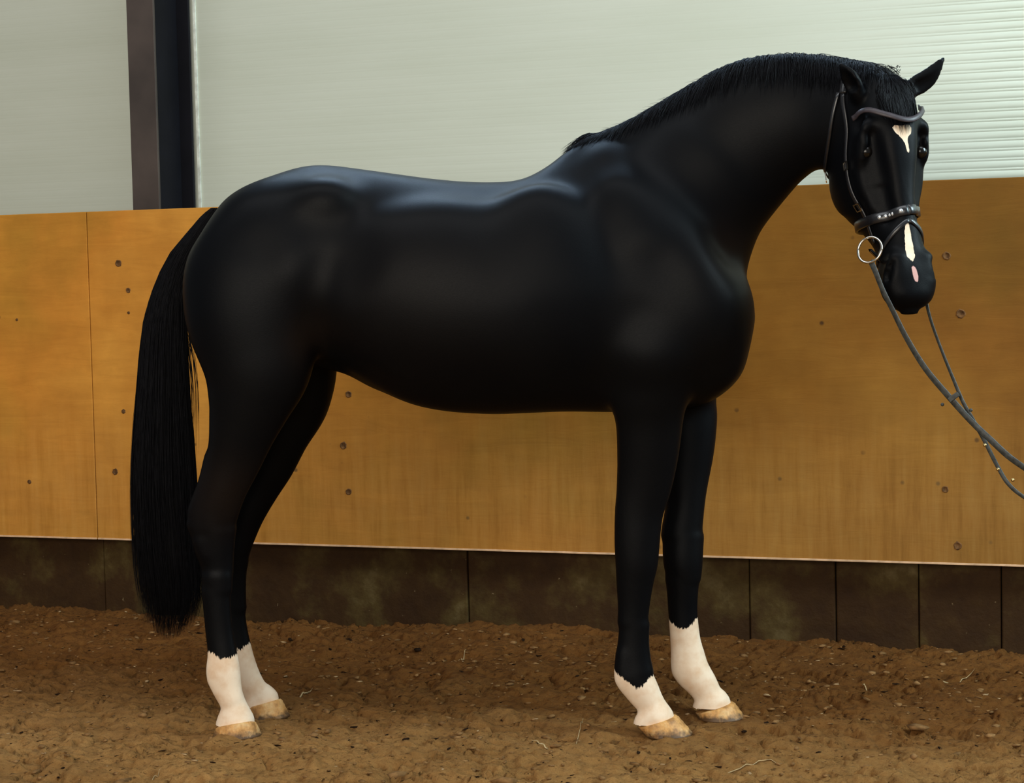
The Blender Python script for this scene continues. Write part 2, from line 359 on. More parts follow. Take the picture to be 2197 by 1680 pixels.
# ================================================================ FLOOR
sock_print = [on_ground(1425, 1575), on_ground(1540, 1552), on_ground(505, 1575), on_ground(572, 1535)]
def floor_h(x, y):
    d_wall = (x - base_pt[0]) * wn[0] + (y - base_pt[1]) * wn[1]
    h = 0.055 * fbm(x * 1.7, y * 1.7, 3, 3)
    lump = fbm(x * 9, y * 9, 4, 11); h = h + 0.060 * lump
    rid = np.abs(fbm(x * 6 + 3 * lump, y * 11, 4, 31)); h = h - 0.024 * np.clip(1 - rid / 0.05, 0, 1)
    pit = vnoise(x * 20, y * 34, 51); h = h - 0.026 * np.clip((pit - 0.80) / 0.2, 0, 1) + 0.014 * np.clip((vnoise(x * 21, y * 27, 61) - 0.78) / 0.22, 0, 1)
    h = h + 0.018 * fbm(x * 45, y * 70, 3, 71) + 0.006 * np.clip((vnoise(x * 60, y * 95, 91) - .6) / .4, 0, 1)
    near = np.exp(-np.clip(d_wall, 0, 9) / 0.10)
    h = h + 0.020 * near + 0.05 * near * fbm(x * 3.5, y * 3.5, 3, 81)
    for q in sock_print:
        rr = np.hypot(x - q[0], y - q[1]); h = h * np.clip((rr - 0.02) / 0.13, 0, 1) ** 0.7
    return h
def axis(lo, a, b, hi, fine, coarse):
    return np.concatenate([np.arange(lo, a, coarse), np.arange(a, b, fine), np.arange(b, hi + coarse, coarse)])
xs = axis(-7, -2.15, 2.15, 7, 0.0075, 0.25); ys = axis(0.0, 4.8, 8.3, 10.3, 0.0075, 0.25)
X, Y = np.meshgrid(xs, ys)
V = np.stack([X, Y, floor_h(X, Y)], -1).reshape(-1, 3)
nx = len(xs); i = np.arange(len(ys) - 1)[:, None] * nx + np.arange(nx - 1)[None, :]
tag(fast_mesh('floor', V, np.stack([i, i + 1, i + 1 + nx, i + nx], -1).reshape(-1, 4), M['sand']), kind='structure')

# ================================================================ HORSE FRAME
G1, G2 = on_ground(1425, 1575), on_ground(505, 1575)
ud = (G1 - G2); ud[2] = 0; ud /= np.linalg.norm(ud)
vd = np.array([ud[1], -ud[0], 0]);
if vd[1] > 0: vd = -vd
ORG = G2 - vd * 0.11
HM = Matrix(((ud[0], vd[0], 0, ORG[0]), (ud[1], vd[1], 0, ORG[1]), (0, 0, 1, 0), (0, 0, 0, 1)))
def to_h(P): q = np.asarray(P) - ORG; return np.stack([q @ ud, q @ vd, q[..., 2]], -1)
def to_w(q): q = np.asarray(q); return ORG + q[..., 0:1] * ud + q[..., 1:2] * vd + q[..., 2:3] * Z
def H(px, py, v=0.0):
    """point of the horse's own frame (forward, towards its right side, up) seen at a photo position when v metres off the spine"""
    return to_h(on_plane(px, py, ORG + vd * v, vd))
PX = 1 / 728.0

# ---------------------------------------------------------------- signed distance grid
RES = 0.0062
LO = np.array([-0.30, -0.40, 0.03]); HI = np.array([2.45, 0.66, 2.08])
dims = np.ceil((HI - LO) / RES).astype(int)
GD = np.full(dims, 0.5, np.float32)
AX = [LO[k] + RES * np.arange(dims[k], dtype=np.float32) for k in range(3)]
def region(lo, hi, pad):
    a = np.clip(np.floor((np.asarray(lo) - pad - LO) / RES).astype(int), 0, dims); b = np.clip(np.ceil((np.asarray(hi) + pad - LO) / RES).astype(int) + 1, 0, dims)
    sl = tuple(slice(a[k], b[k]) for k in range(3))
    g = np.meshgrid(AX[0][sl[0]], AX[1][sl[1]], AX[2][sl[2]], indexing='ij', sparse=True)
    return sl, g
def smin(a, b, k):
    if k <= 0: return np.minimum(a, b)
    h = np.clip(k - np.abs(a - b), 0, None) / k
    return np.minimum(a, b) - h * h * k * 0.25
def smax(a, b, k): return -smin(-a, -b, k)
def add(sl, d, k, sub=False):
    GD[sl] = smax(GD[sl], -d, k) if sub else smin(GD[sl], d, k)

def ell_d(q, r):
    s0 = sum((q[k] / r[k]) ** 2 for k in range(3)); s1 = sum((q[k] / (r[k] * r[k])) ** 2 for k in range(3))
    k0 = np.sqrt(s0); return k0 * (k0 - 1) / np.maximum(np.sqrt(s1), 1e-6)
def ellipsoid(c, r, k=0.03, B=None, sub=False):
    """c centre, r radii, B rows = local axes"""
    B = np.eye(3) if B is None else np.asarray(B, float); c = np.asarray(c, float)
    R = np.sqrt(((B * np.asarray(r)[:, None]) ** 2).sum(0))
    sl, g = region(c - R, c + R, k * 1.2 + 0.02)
    q = [sum(B[i][j] * (g[j] - np.float32(c[j])) for j in range(3)) for i in range(3)]
    add(sl, ell_d(q, r), k, sub)
def rotu(deg):
    """axes rotated in the forward/up plane, positive tips the first axis upward"""
    t = math.radians(deg); return np.array([[math.cos(t), 0, math.sin(t)], [0, 1, 0], [-math.sin(t), 0, math.cos(t)]])
def chain(pts, ra, rb, k=0.03, n=4, sub=False, lat=(0, 1, 0), cap=1.0):
    """tube through pts; ra = radius in the plane of bend, rb = radius along lat"""
    D = catmull(np.column_stack([pts, ra, rb]), n); P, A, Bb = D[:, :3], D[:, 3], D[:, 4]
    mx = max(A.max(), Bb.max())
    sl, g = region(P.min(0) - mx, P.max(0) + mx, k * 1.2 + 0.015)
    best = None; lat = np.asarray(lat, float)
    for i in range(len(P) - 1):
        ax = P[i + 1] - P[i]; L = np.linalg.norm(ax)
        if L < 1e-6: continue
        ax = ax / L; lv = lat - ax * np.dot(lat, ax); lv /= np.linalg.norm(lv); nv = np.cross(ax, lv)
        # limited sub-box
        r_ = mx + k * 1.2 + 0.02; lo = np.minimum(P[i], P[i + 1]) - r_; hi = np.maximum(P[i], P[i + 1]) + r_
        s2, g2 = region(lo, hi, 0)
        q = [g2[j] - np.float32(P[i][j]) for j in range(3)]
        t = sum(np.float32(ax[j]) * q[j] for j in range(3)); tc = np.clip(t, 0, L); ex = t - tc; f = tc / L
        ra_ = A[i] + (A[i + 1] - A[i]) * f; rb_ = Bb[i] + (Bb[i + 1] - Bb[i]) * f
        ql = sum(np.float32(lv[j]) * q[j] for j in range(3)); qn = sum(np.float32(nv[j]) * q[j] for j in range(3))
        d = ell_d((qn, ql, ex), (ra_, rb_, np.minimum(ra_, rb_) * cap))
        if best is None: best = np.full(tuple(s.stop - s.start for s in sl), 1.0, np.float32)
        o = tuple(slice(s2[j].start - sl[j].start, s2[j].stop - sl[j].start) for j in range(3))
        o = tuple(slice(max(0, a.start), max(0, a.stop)) for a in o)
        sub_b = best[o]; dd = d[tuple(slice(0, sub_b.shape[j]) for j in range(3))]
        best[o] = np.minimum(sub_b, dd)
    add(sl, best, k, sub)
def sections(T, FR, BK, WD, org, B, k=0.04, p=2.2, topn=None, sub=False, pad=0.05, cap=0.05):
    """solid swept along local axis 0; FR/BK limits on local axis 2 ; WD half width on axis 1; topn narrowing of the upper side"""
    B = np.asarray(B, float); org = np.asarray(org, float); T = np.asarray(T, float)
    cor = np.array([org + B[0] * t + B[1] * s * w + B[2] * z for t, a, b, w in zip(T, FR, BK, WD) for s in (-1, 1) for z in (a, b)])
    sl, g = region(cor.min(0), cor.max(0), pad)
    q = [sum(np.float32(B[i][j]) * (g[j] - np.float32(org[j])) for j in range(3)) for i in range(3)]
    tt = np.clip(q[0], T[0], T[-1]); ss = np.linspace(T[0], T[-1], 240)
    def hi_(y):
        D = catmull(np.column_stack([T, y]), 14); return np.interp(ss, D[:, 0], D[:, 1])
    fr, bk, wd = hi_(FR), hi_(BK), np.maximum(hi_(WD), 0.004)
    f_ = np.interp(tt, ss, fr); b_ = np.interp(tt, ss, bk); w_ = np.interp(tt, ss, wd)
    hc = (f_ + b_) / 2; hh = np.maximum((f_ - b_) / 2, 0.004)
    zt_ = (q[2] - hc) / hh
    if topn is not None:
        tn = np.interp(tt, T, topn); w_ = w_ * (1 - tn * np.clip((zt_ + 0.1) / 1.1, 0, 1.2) ** 1.5)
        w_ = np.maximum(w_, 0.004)
    ex = (q[0] - tt) / cap
    f = (np.abs(zt_) ** p + np.abs(q[1] / w_) ** p + np.abs(ex) ** p) ** (1 / p) - 1
    f = f.astype(np.float32)
    gr = np.gradient(f, RES); m_ = np.sqrt(gr[0] ** 2 + gr[1] ** 2 + gr[2] ** 2)
    d = np.clip(f / np.maximum(m_, 1.5), -0.3, 0.3).astype(np.float32)
    dz = np.clip(np.abs(q[2] - hc) - hh, 0, None); dy = np.clip(np.abs(q[1]) - w_, 0, None); dx = np.abs(q[0] - tt)
    d = np.where(f > 0, np.maximum(d, 0.6 * np.sqrt(dz * dz + dy * dy + dx * dx)), d).astype(np.float32)
    add(sl, d, k, sub)

# ---- trunk
tk = [(392, 570, 650, .05), (402, 530, 705, .10), (430, 486, 770, .165), (480, 432, 810, .215), (560, 387, 815, .262), (640, 357, 790, .285), (700, 351, 775, .275),
      (780, 360, 822, .275), (860, 371, 862, .30), (940, 381, 881, .32), (1040, 388, 888, .33), (1120, 381, 886, .325), (1200, 336, 883, .30),
      (1280, 312, 884, .28), (1360, 325, 884, .262), (1440, 405, 880, .25), (1520, 510, 862, .225), (1570, 580, 835, .185), (1605, 630, 785, .13), (1621, 660, 715, .06)]
T = [H(a, b)[0] for a, b, c, w in tk]; TOP = [H(a, b)[2] for a, b, c, w in tk]; BOT = [H(a, c)[2] for a, b, c, w in tk]
tn = [0, 0, .1, .15, .2, .25, .25, .2, .15, .15, .2, .3, .45, .5, .55, .60, .45, .1, 0, 0]
sections(T, TOP, BOT, [w for *_, w in tk], (0, 0, 0), np.eye(3), k=0.0, p=2.15, topn=tn)
# ---- neck
nk = [(1365, 590, 0, 225, .190), (1420, 500, 0, 205, .172), (1488, 402, 0, 180, .145), (1580, 320, .01, 160, .122), (1640, 278, .03, 149, .110), (1700, 253, .055, 130, .100),
      (1755, 247, .09, 118, .092), (1805, 245, .13, 104, .088), (1855, 240, .17, 88, .085)]
chain([H(a, b, v) for a, b, v, *_ in nk], [r * PX * .985 for *_, r, w in nk], [w for *_, w in nk], k=0.06, n=14)
# crest ridge
cr_ = [(1215, 345, 0), (1300, 305, 0), (1400, 262, 0), (1500, 208, 0), (1570, 171, .01), (1650, 153, .035), (1730, 154, .07), (1800, 160, .12), (1860, 170, .17)]
chain([H(*c) for c in cr_], [24 * PX] * 9, [.028, .03, .03, .03, .032, .034, .036, .04, .045], k=0.05, n=8)
# breast, shoulder, upper arm
for s in (1, -1):
    ellipsoid(H(1545, 700, .10 * s), (.105, .105, .165), .05, rotu(-8))
    ellipsoid(H(1400, 560, .17 * s), (.11, .070, .25), .07, rotu(26))      # shoulder blade mass
    ellipsoid(H(1490, 660, .18 * s), (.10, .065, .12), .07, rotu(15))      # point of shoulder
    ellipsoid(H(1400, 740, .19 * s), (.13, .075, .115), .04, rotu(20))      # triceps
    chain([H(1372, 372, .070 * s), H(1428, 478, .140 * s), H(1485, 565, .175 * s), H(1530, 640, .172 * s)], [.020, .050, .054, .045], [.020, .050, .056, .045], k=0.085, n=8)   # front edge of the shoulder blade
    chain([H(1300, 360, .05 * s), H(1330, 430, .12 * s), H(1370, 520, .16 * s)], [.05, .07, .08], [.06, .07, .07], k=0.07, n=8)
    # croup and haunch
    ellipsoid(H(575, 495, .12 * s), (.17, .125, .14), .06, rotu(20))
    ellipsoid(H(700, 425, .185 * s), (.07, .055, .05), .09)                  # hip point
    ellipsoid(H(525, 640, .16 * s), (.18, .115, .23), .05, rotu(5))
    ellipsoid(H(950, 620, .20 * s), (.34, .13, .25), .06)                    # ribs
    ellipsoid(H(1160, 590, .19 * s), (.19, .11, .26), .06)
    # flank hollow
    ellipsoid(H(740, 515, .362 * s), (.060, .055, .12), .10, rotu(-18), sub=True)
    chain([H(688, 560, .325 * s), H(672, 640, .335 * s), H(668, 720, .31 * s)], [.012, .016, .012], [.03, .04, .03], k=0.07, sub=True)
    # armpit line behind the triceps
    chain([H(1270, 690, .335 * s), H(1285, 780, .31 * s), H(1300, 850, .26 * s)], [.010, .014, .012], [.02, .03, .03], k=0.05, sub=True)

def leg(L, k=0.035, n=9):
    chain([H(a, b, v) for a, b, v, ra, rb in L], [ra * PX for *_, ra, rb in L], [rb for *_, rb in L], k=k, n=n)
near_hind = [(545, 600, .145, 120, .12), (545, 690, .165, 137, .115), (552, 780, .17, 122, .105), (538, 850, .165, 97, .09), (520, 920, .155, 75, .075), (503, 985, .145, 60, .062), (482, 1045, .138, 50, .052), (464, 1095, .13, 50, .046),
             (458, 1135, .125, 46, .043), (459, 1175, .12, 41, .040), (461, 1215, .118, 37, .034), (465, 1280, .115, 32, .028), (471, 1350, .113, 31, .026), (478, 1400, .112, 33, .029), (481, 1440, .112, 37, .034),
             (488, 1475, .113, 33, .033), (500, 1508, .118, 28, .031), (505, 1532, .12, 35, .038), (506, 1546, .12, 42, .044)]
leg(near_hind)
chain([H(450, 980, .14), H(436, 1040, .137), H(424, 1080, .132), H(416, 1115, .128), H(428, 1150, .124), H(440, 1190, .12)], [.018, .016, .020, .024, .024, .020], [.016, .016, .020, .024, .026, .022], k=0.03)
far_hind = [(590, 600, -.14, 115, .12), (620, 700, -.16, 110, .11), (642, 790, -.165, 88, .10), (622, 855, -.16, 93, .09), (592, 920, -.15, 83, .078), (571, 985, -.145, 70, .064), (545, 1045, -.138, 58, .053), (522, 1095, -.13, 52, .047),
            (505, 1140, -.125, 49, .043), (495, 1180, -.12, 45, .040), (489, 1220, -.12, 40, .034), (491, 1280, -.12, 36, .028), (498, 1340, -.12, 34, .026), (507, 1385, -.12, 34, .029), (514, 1420, -.12, 36, .034),
            (531, 1456, -.12, 32, .033), (550, 1484, -.12, 29, .031), (560, 1495, -.12, 34, .038), (564, 1503, -.12, 38, .042)]
leg(far_hind)
near_front = [(1400, 760, .17, 100, .085), (1392, 840, .155, 86, .075), (1393, 900, .14, 74, .066), (1390, 970, .13, 67, .058), (1382, 1040, .122, 59, .050), (1371, 1100, .117, 52, .045),
              (1367, 1160, .113, 49, .046), (1366, 1205, .111, 46, .045), (1362, 1250, .11, 40, .038), (1359, 1310, .11, 34, .030), (1355, 1370, .11, 34, .028), (1355, 1415, .11, 38, .031), (1360, 1450, .11, 41, .035),
              (1378, 1482, .11, 37, .034), (1397, 1512, .11, 31, .031), (1404, 1530, .11, 36, .038), (1406, 1540, .11, 41, .043)]
leg(near_front)
far_front = [(1455, 760, -.15, 95, .085), (1465, 840, -.135, 80, .075), (1473, 900, -.125, 70, .066), (1474, 960, -.12, 62, .058), (1470, 1020, -.115, 54, .050), (1470, 1080, -.11, 44, .045),
             (1462, 1150, -.105, 46, .046), (1461, 1205, -.10, 44, .045), (1464, 1250, -.10, 37, .038), (1465, 1310, -.10, 33, .030), (1470, 1370, -.10, 34, .028), (1477, 1410, -.10, 38, .031), (1484, 1438, -.10, 40, .035),
             (1504, 1466, -.10, 36, .034), (1522, 1494, -.10, 31, .031), (1527, 1503, -.10, 37, .038), (1529, 1511, -.10, 41, .043)]
leg(far_front)
# ergots / back of fetlock, dewlap of heels
chain([H(1336, 1400, .11), H(1330, 1440, .11), H(1345, 1475, .11)], [.012, .020, .010], [.014, .020, .014], k=0.02)
chain([H(1452, 1400, -.10), H(1452, 1432, -.10), H(1470, 1462, -.10)], [.012, .018, .010], [.014, .018, .014], k=0.02)
chain([H(458, 1420, .112), H(458, 1450, .112), H(475, 1480, .112)], [.012, .018, .010], [.014, .018, .014], k=0.02)
for c_, v_, y_ in (((1375, 1549), .11, 0), ((1497, 1521), -.10, 0), ((477, 1560), .125, 0), ((540, 1511), -.11, 0)):
    ellipsoid(H(*c_, v_), (.022, .034, .013), .022, rotu(20))
# sheath and udder fold
chain([H(690, 770, 0), H(760, 782, 0), H(820, 815, 0)], [.03, .03, .025], [.05, .045, .04], k=0.04)

# ---- settle the torso: trim to the back and croup line, soften the joins of the muscles
clip = [(300, 560), (384, 600), (400, 536), (430, 484), (455, 446), (480, 424), (510, 406), (560, 385), (600, 369), (640, 356), (680, 350), (720, 352), (780, 360), (850, 370), (920, 380), (980, 386), (1040, 388), (1100, 385), (1130, 379), (1160, 365), (1190, 345), (1215, 323), (1240, 308)]
cu = [H(a, b)[0] for a, b in clip]; cz = [H(a, b)[2] for a, b in clip]
i1 = int((cu[-1] - LO[0]) / RES); zz_ = np.interp(AX[0][:i1], cu[1:], cz[1:])
slope = np.gradient(zz_, AX[0][:i1]); cl_d = (AX[2][None, None, :] - zz_[:, None, None]) / np.sqrt(1 + slope ** 2)[:, None, None]
fr_ = [(200, 2300), (330, 2300), (372, 1748), (392, 1722), (430, 1692), (475, 1661), (515, 1636), (545, 1624), (600, 1619), (650, 1624), (700, 1618), (755, 1606), (790, 1600), (810, 1590), (835, 1570), (858, 1545), (880, 1552)]
re_ = [(440, 462), (455, 448), (490, 428), (540, 398), (590, 387), (640, 387), (690, 395), (740, 408), (790, 425), (840, 440), (880, 449)]
for tab, vv, sg in ((fr_, 0.0, 1), (re_, 0.11, -1)):
    hz = np.array([H(x_, y_, vv) for y_, x_ in tab])[::-1]; zi = (AX[2] >= hz[0, 2]) & (AX[2] <= hz[-1, 2]); lim = np.interp(AX[2][zi], hz[:, 2], hz[:, 0])
    if sg > 0: lim = np.where(AX[2][zi] > H(1748, 372)[2] , 3.0, lim)
    slp = np.clip(np.gradient(lim, AX[2][zi]), -2, 2); dd = sg * (AX[0][:, None] - lim[None, :]) / np.sqrt(1 + slp ** 2)[None, :]
    wz = np.where(zi)[0]; GD[:, :, wz[0]:wz[-1] + 1] = smax(GD[:, :, wz[0]:wz[-1] + 1], dd[:, None, :].astype(np.float32), 0.035)
k0_ = int((0.95 - LO[2]) / RES)
GD[:i1, :, k0_:] = smax(GD[:i1, :, k0_:], cl_d[:, :, k0_:].astype(np.float32), 0.02)
def blur(a, r):
    for ax in range(3):
        c = np.cumsum(a, axis=ax, dtype=np.float64); n_ = a.shape[ax]; lo_ = np.clip(np.arange(n_) - r - 1, 0, None); hi_ = np.clip(np.arange(n_) + r, None, n_ - 1)
        a = ((np.take(c, hi_, ax) - np.take(c, lo_, ax)) / (hi_ - lo_).reshape([-1 if q == ax else 1 for q in range(3)])).astype(np.float32)
    return a
GD = np.clip(GD, -0.12, 0.12); soft = blur(blur(GD, 3), 3); GD = blur(GD, 1)
zw = np.clip((AX[2] - 0.75) / 0.2, 0, 1)[None, None, :].astype(np.float32)
GD = GD * (1 - zw) + soft * zw; del soft

# ---- head: local frame t (down the face), s (towards the horse's right = picture left), f (out of the forehead)
YAW, TILT = math.radians(16), math.radians(15)
fh = np.array([math.sin(YAW), -math.cos(YAW), 0])
hs = np.array([-math.cos(YAW), -math.sin(YAW), 0])
ht = -Z * math.cos(TILT) + fh * math.sin(TILT); hf = fh * math.cos(TILT) + Z * math.sin(TILT)
def wv(d): return np.array([d @ ud, d @ vd, d[2]])
HB = np.array([wv(ht), wv(hs), wv(hf)])
HO = H(1907, 168, .255); TS = .945
def HP(t, s, f): return HO + HB[0] * (t * TS) + HB[1] * s + HB[2] * f
hd = [(-.035, -.02, -.10, .035), (0.0, .008, -.15, .062), (.06, .026, -.19, .078), (.12, .036, -.235, .088), (.18, .038, -.275, .094), (.24, .030, -.292, .090), (.30, .018, -.288, .080), (.36, .009, -.262, .070),
      (.42, .003, -.205, .060), (.48, .000, -.155, .053), (.53, .001, -.135, .056), (.575, .003, -.128, .063), (.615, -.001, -.122, .066), (.650, -.008, -.108, .062), (.674, -.030, -.095, .046), (.688, -.048, -.082, .026)]
sections([a * TS for a, *_ in hd], [b for _, b, _, _ in hd], [c for _, _, c, _ in hd], [w * 1.09 for *_, w in hd], HO, HB, k=0.035, p=2.5, cap=0.015)
def hell(t, s, f, r, k=.02, sub=False, rot=None):
    B = HB if rot is None else rot @ HB
    ellipsoid(HP(t, s, f), r, k, B, sub)
def rs(deg):
    a = math.radians(deg); return np.array([[math.cos(a), math.sin(a), 0], [-math.sin(a), math.cos(a), 0], [0, 0, 1]])
def rf(deg):
    a = math.radians(deg); return np.array([[math.cos(a), 0, math.sin(a)], [0, 1, 0], [-math.sin(a), 0, math.cos(a)]])
for s in (1, -1):
    hell(.175, (.087 if s > 0 else .090) * s, -.012, (.045, .022, .028), .035)              # brow ridge
    hell(.212, (.090 if s > 0 else .094) * s, -.040, (.034, .018, .026), .014, rot=rf(-10))  # eyelids
    hell(.262, .078 * s, -.17, (.085, .026, .090), .05)               # cheek
    chain([HP(.23, .090 * s, -.075), HP(.31, .078 * s, -.075), HP(.37, .064 * s, -.072)], [.009, .008, .006], [.012, .011, .008], k=.03)   # facial crest
    chain([HP(.18, .080 * s, .0), HP(.30, .060 * s, -.02), HP(.42, .044 * s, -.03)], [.008, .010, .008], [.010, .01, .008], k=.05, sub=True)
    hell(.125, .098 * s, -.035, (.022, .012, .016), .03, True)         # hollow over the eye
    chain([HP(.545, .046 * s, -.014), HP(.590, .052 * s, -.026), HP(.625, .050 * s, -.045)], [.016, .018, .014], [.012, .014, .012], k=.03, n=6)  # nostril rim
    chain([HP(.560, .062 * s, -.008), HP(.588, .070 * s, -.024), HP(.606, .066 * s, -.040)], [.004, .008, .005], [.010, .014, .010], k=.010, sub=True)   # nostril opening
    chain([HP(.675, .0, -.078), HP(.655, .038 * s, -.080), HP(.615, .062 * s, -.082), HP(.588, .068 * s, -.086)], [.0025] * 4, [.006, .008, .008, .006], k=.008, sub=True)  # mouth
hell(.628, 0, -.105, (.026, .036, .018), .03)                          # chin
hell(.655, 0, -.045, (.020, .054, .030), .02)                          # upper lip
# throat between jaw and neck
chain([HP(.05, 0.0, -.10), HP(.10, .0, -.17), HP(.13, .0, -.24)], [.07, .085, .09], [.06, .075, .09], k=.05)
# ears
def ear(base, mid, tip, wb, open_dir, k=.02):
    base, mid, tip = map(np.asarray, (base, mid, tip)); od = np.asarray(open_dir, float); od /= np.linalg.norm(od)
    pts = catmull([base, mid, tip], 4); m_ = len(pts); f = np.linspace(0, 1, m_)
    w_ = wb * np.interp(f, [0, .25, .55, .8, 1], [.70, 1.0, .92, .55, .13]); th = wb * np.interp(f, [0, .4, 1], [.62, .55, .13])
    ax = tip - base; lat = np.cross(ax / np.linalg.norm(ax), od)
    chain(pts, th, w_, k=k, n=2, lat=lat)
    chain(pts[1:-1] + od * wb * .62, th[1:-1] * .80, w_[1:-1] * .72, k=.005, n=2, lat=lat, sub=True)
tocam = -wv(f0); rt = wv(RIGHT); upv = wv(UP)
ear(H(1842, 205, .27), H(1822, 165, .285), H(1800, 136, .285), .030, tocam * .55 - rt * .9 + upv * .1)
ear(H(1948, 194, .24), H(1990, 168, .235), H(2025, 124, .24), .031, tocam * .9 + rt * .35 - upv * .35)

# ---------------------------------------------------------------- surface nets
def surface_nets(D):
    s = D < 0; nx_, ny_, nz_ = D.shape
    c = [(a, b, e) for a in (0, 1) for b in (0, 1) for e in (0, 1)]
    cnt = np.zeros((nx_ - 1, ny_ - 1, nz_ - 1), np.int8)
    for a, b, e in c: cnt += s[a:nx_ - 1 + a, b:ny_ - 1 + b, e:nz_ - 1 + e]
    act = (cnt > 0) & (cnt < 8); I = np.argwhere(act); idx = np.full(act.shape, -1, np.int32); idx[act] = np.arange(len(I))
    val = {q: D[I[:, 0] + q[0], I[:, 1] + q[1], I[:, 2] + q[2]] for q in c}
    acc = np.zeros((len(I), 3)); n_ = np.zeros(len(I))
    for q in c:
        for ax in range(3):
            if q[ax]: continue
            r = list(q); r[ax] = 1; r = tuple(r); a, b = val[q], val[r]; cross = (a < 0) != (b < 0)
            t = np.where(cross, a / np.where(cross, a - b, 1), 0); p = np.tile(np.array(q, float), (len(I), 1)); p[:, ax] = t
            acc[cross] += p[cross]; n_[cross] += 1
    V_ = I + acc / n_[:, None]
    F_ = []
    for ax in range(3):
        b_, c_ = [(1, 2), (2, 0), (0, 1)][ax]
        sl0 = [slice(1, -1)] * 3; sl1 = [slice(1, -1)] * 3; sl0[ax] = slice(0, D.shape[ax] - 1); sl1[ax] = slice(1, D.shape[ax])
        s0, s1 = s[tuple(sl0)], s[tuple(sl1)]; E = np.argwhere(s0 != s1)
        off = np.ones(3, int); off[ax] = 0; E = E + off
        inside = s[E[:, 0], E[:, 1], E[:, 2]]
        def at(db, dc):
            q = E.copy(); q[:, b_] += db; q[:, c_] += dc; return idx[q[:, 0], q[:, 1], q[:, 2]]
        quad = np.stack([at(-1, -1), at(0, -1), at(0, 0), at(-1, 0)], 1)
        quad[inside] = quad[inside][:, ::-1]; F_.append(quad)
    return V_, np.vstack(F_)
SV, SF = surface_nets(GD)
SV = LO + SV * RES
# keep the largest connected piece, light smoothing
E_ = np.vstack([SF[:, [0, 1]], SF[:, [1, 2]], SF[:, [2, 3]], SF[:, [3, 0]]])
lab = np.arange(len(SV))
for _ in range(400):
    m_ = np.minimum(lab[E_[:, 0]], lab[E_[:, 1]]); old = lab.copy()
    np.minimum.at(lab, E_[:, 0], m_); np.minimum.at(lab, E_[:, 1], m_); lab = lab[lab]
    if (lab == old).all(): break
ids, cn = np.unique(lab, return_counts=True); keep = lab == ids[cn.argmax()]
print('components', len(ids), cn.max(), 'verts', len(SV))
mp_ = -np.ones(len(SV), int); mp_[keep] = np.arange(keep.sum()); SF = mp_[SF[keep[SF].all(1)]]; SV = SV[keep]
E_ = np.vstack([SF[:, [0, 1]], SF[:, [1, 2]], SF[:, [2, 3]], SF[:, [3, 0]]])
deg = np.bincount(E_.ravel(), minlength=len(SV)).astype(float)
for lam in (0.5, -0.52, 0.5, -0.52, 0.5, -0.5):
    S_ = np.stack([np.bincount(E_[:, 0], SV[E_[:, 1], k], len(SV)) + np.bincount(E_[:, 1], SV[E_[:, 0], k], len(SV)) for k in range(3)], 1)
    SV = SV + lam * (S_ / deg[:, None] - SV)
del GD
WV = to_w(SV)
horse_loc = ORG + ud * 0.62
horse = tag(empty('horse', tuple(horse_loc)), 'tall black horse with four white socks and a small white star standing on sand', 'horse')
body = fast_mesh('body', WV, SF, M['coat'], horse)
tag(body, 'glossy black coat with white socks, white star and narrow white snip')

# markings (stored as distances, so that the coat material draws a crisp ragged edge)
PXY = project(WV)
def bound(px, pts):
    a = np.array(pts, float); return np.interp(px, a[:, 0], a[:, 1])
white = np.full(len(WV), -0.05)
near = SV[:, 1] > 0.0
def sock(mask, pts):
    m = mask; white[m] = (PXY[m, 1] - bound(PXY[m, 0], pts)) * PX
low = SV[:, 2] < 0.45
hind = SV[:, 0] < 0.6
sock(low & hind & near, [(440, 1400), (452, 1398), (470, 1412), (490, 1412), (505, 1405), (520, 1398)])
sock(low & hind & ~near, [(480, 1395), (505, 1396), (520, 1392), (535, 1380), (545, 1384)])
sock(low & ~hind & near, [(1310, 1425), (1325, 1445), (1345, 1463), (1365, 1476), (1378, 1474), (1392, 1456), (1400, 1450)])
sock(low & ~hind & ~near, [(1430, 1322), (1440, 1336), (1455, 1346), (1472, 1350), (1484, 1340), (1494, 1326), (1505, 1324)])
q = (SV - HO) @ HB.T; ht_, hs_, hf_ = q[:, 0] / TS, q[:, 1], q[:, 2]
front = (hf_ > -0.06) & (ht_ > 0.02) & (ht_ < 0.7)
def poly_sd(x, y, P):
    P = np.array(P, float); d = np.full(len(x), 9.0); ins = np.zeros(len(x), bool)
    for a, b in zip(P, np.roll(P, -1, 0)):
        e = b - a; t = np.clip(((x - a[0]) * e[0] + (y - a[1]) * e[1]) / (e @ e), 0, 1); d = np.minimum(d, np.hypot(x - a[0] - t * e[0], y - a[1] - t * e[1]))
        c_ = ((a[1] > y) != (b[1] > y)) & (x < (b[0] - a[0]) * (y - a[1]) / (b[1] - a[1] + 1e-12) + a[0]); ins ^= c_
    return np.where(ins, d, -d)
star = [(a_ * 1.15, b_ + .010) for a_, b_ in ((.026, .155), (.020, .149), (.004, .152), (-.016, .147), (-.024, .155), (-.022, .172), (-.012, .185), (-.010, .200), (-.014, .226), (-.008, .232), (-.003, .205), (.006, .188), (.020, .172))]
snip = [(.008, .435), (.016, .47), (.020, .51), (.022, .545), (.006, .562), (-.004, .545), (-.002, .50), (.000, .46), (.002, .435)]
sd = np.maximum(poly_sd(-hs_[front] * -1, ht_[front], star), poly_sd(hs_[front], ht_[front], snip))
white[front] = np.maximum(white[front], sd * 5.0)
pink = np.full(len(WV), -0.05)
pk_ = [(.012, .578), (.004, .572), (-.002, .585), (-.006, .605), (-.004, .622), (.006, .618), (.010, .600)]
pink[front] = poly_sd(hs_[front], ht_[front], pk_)
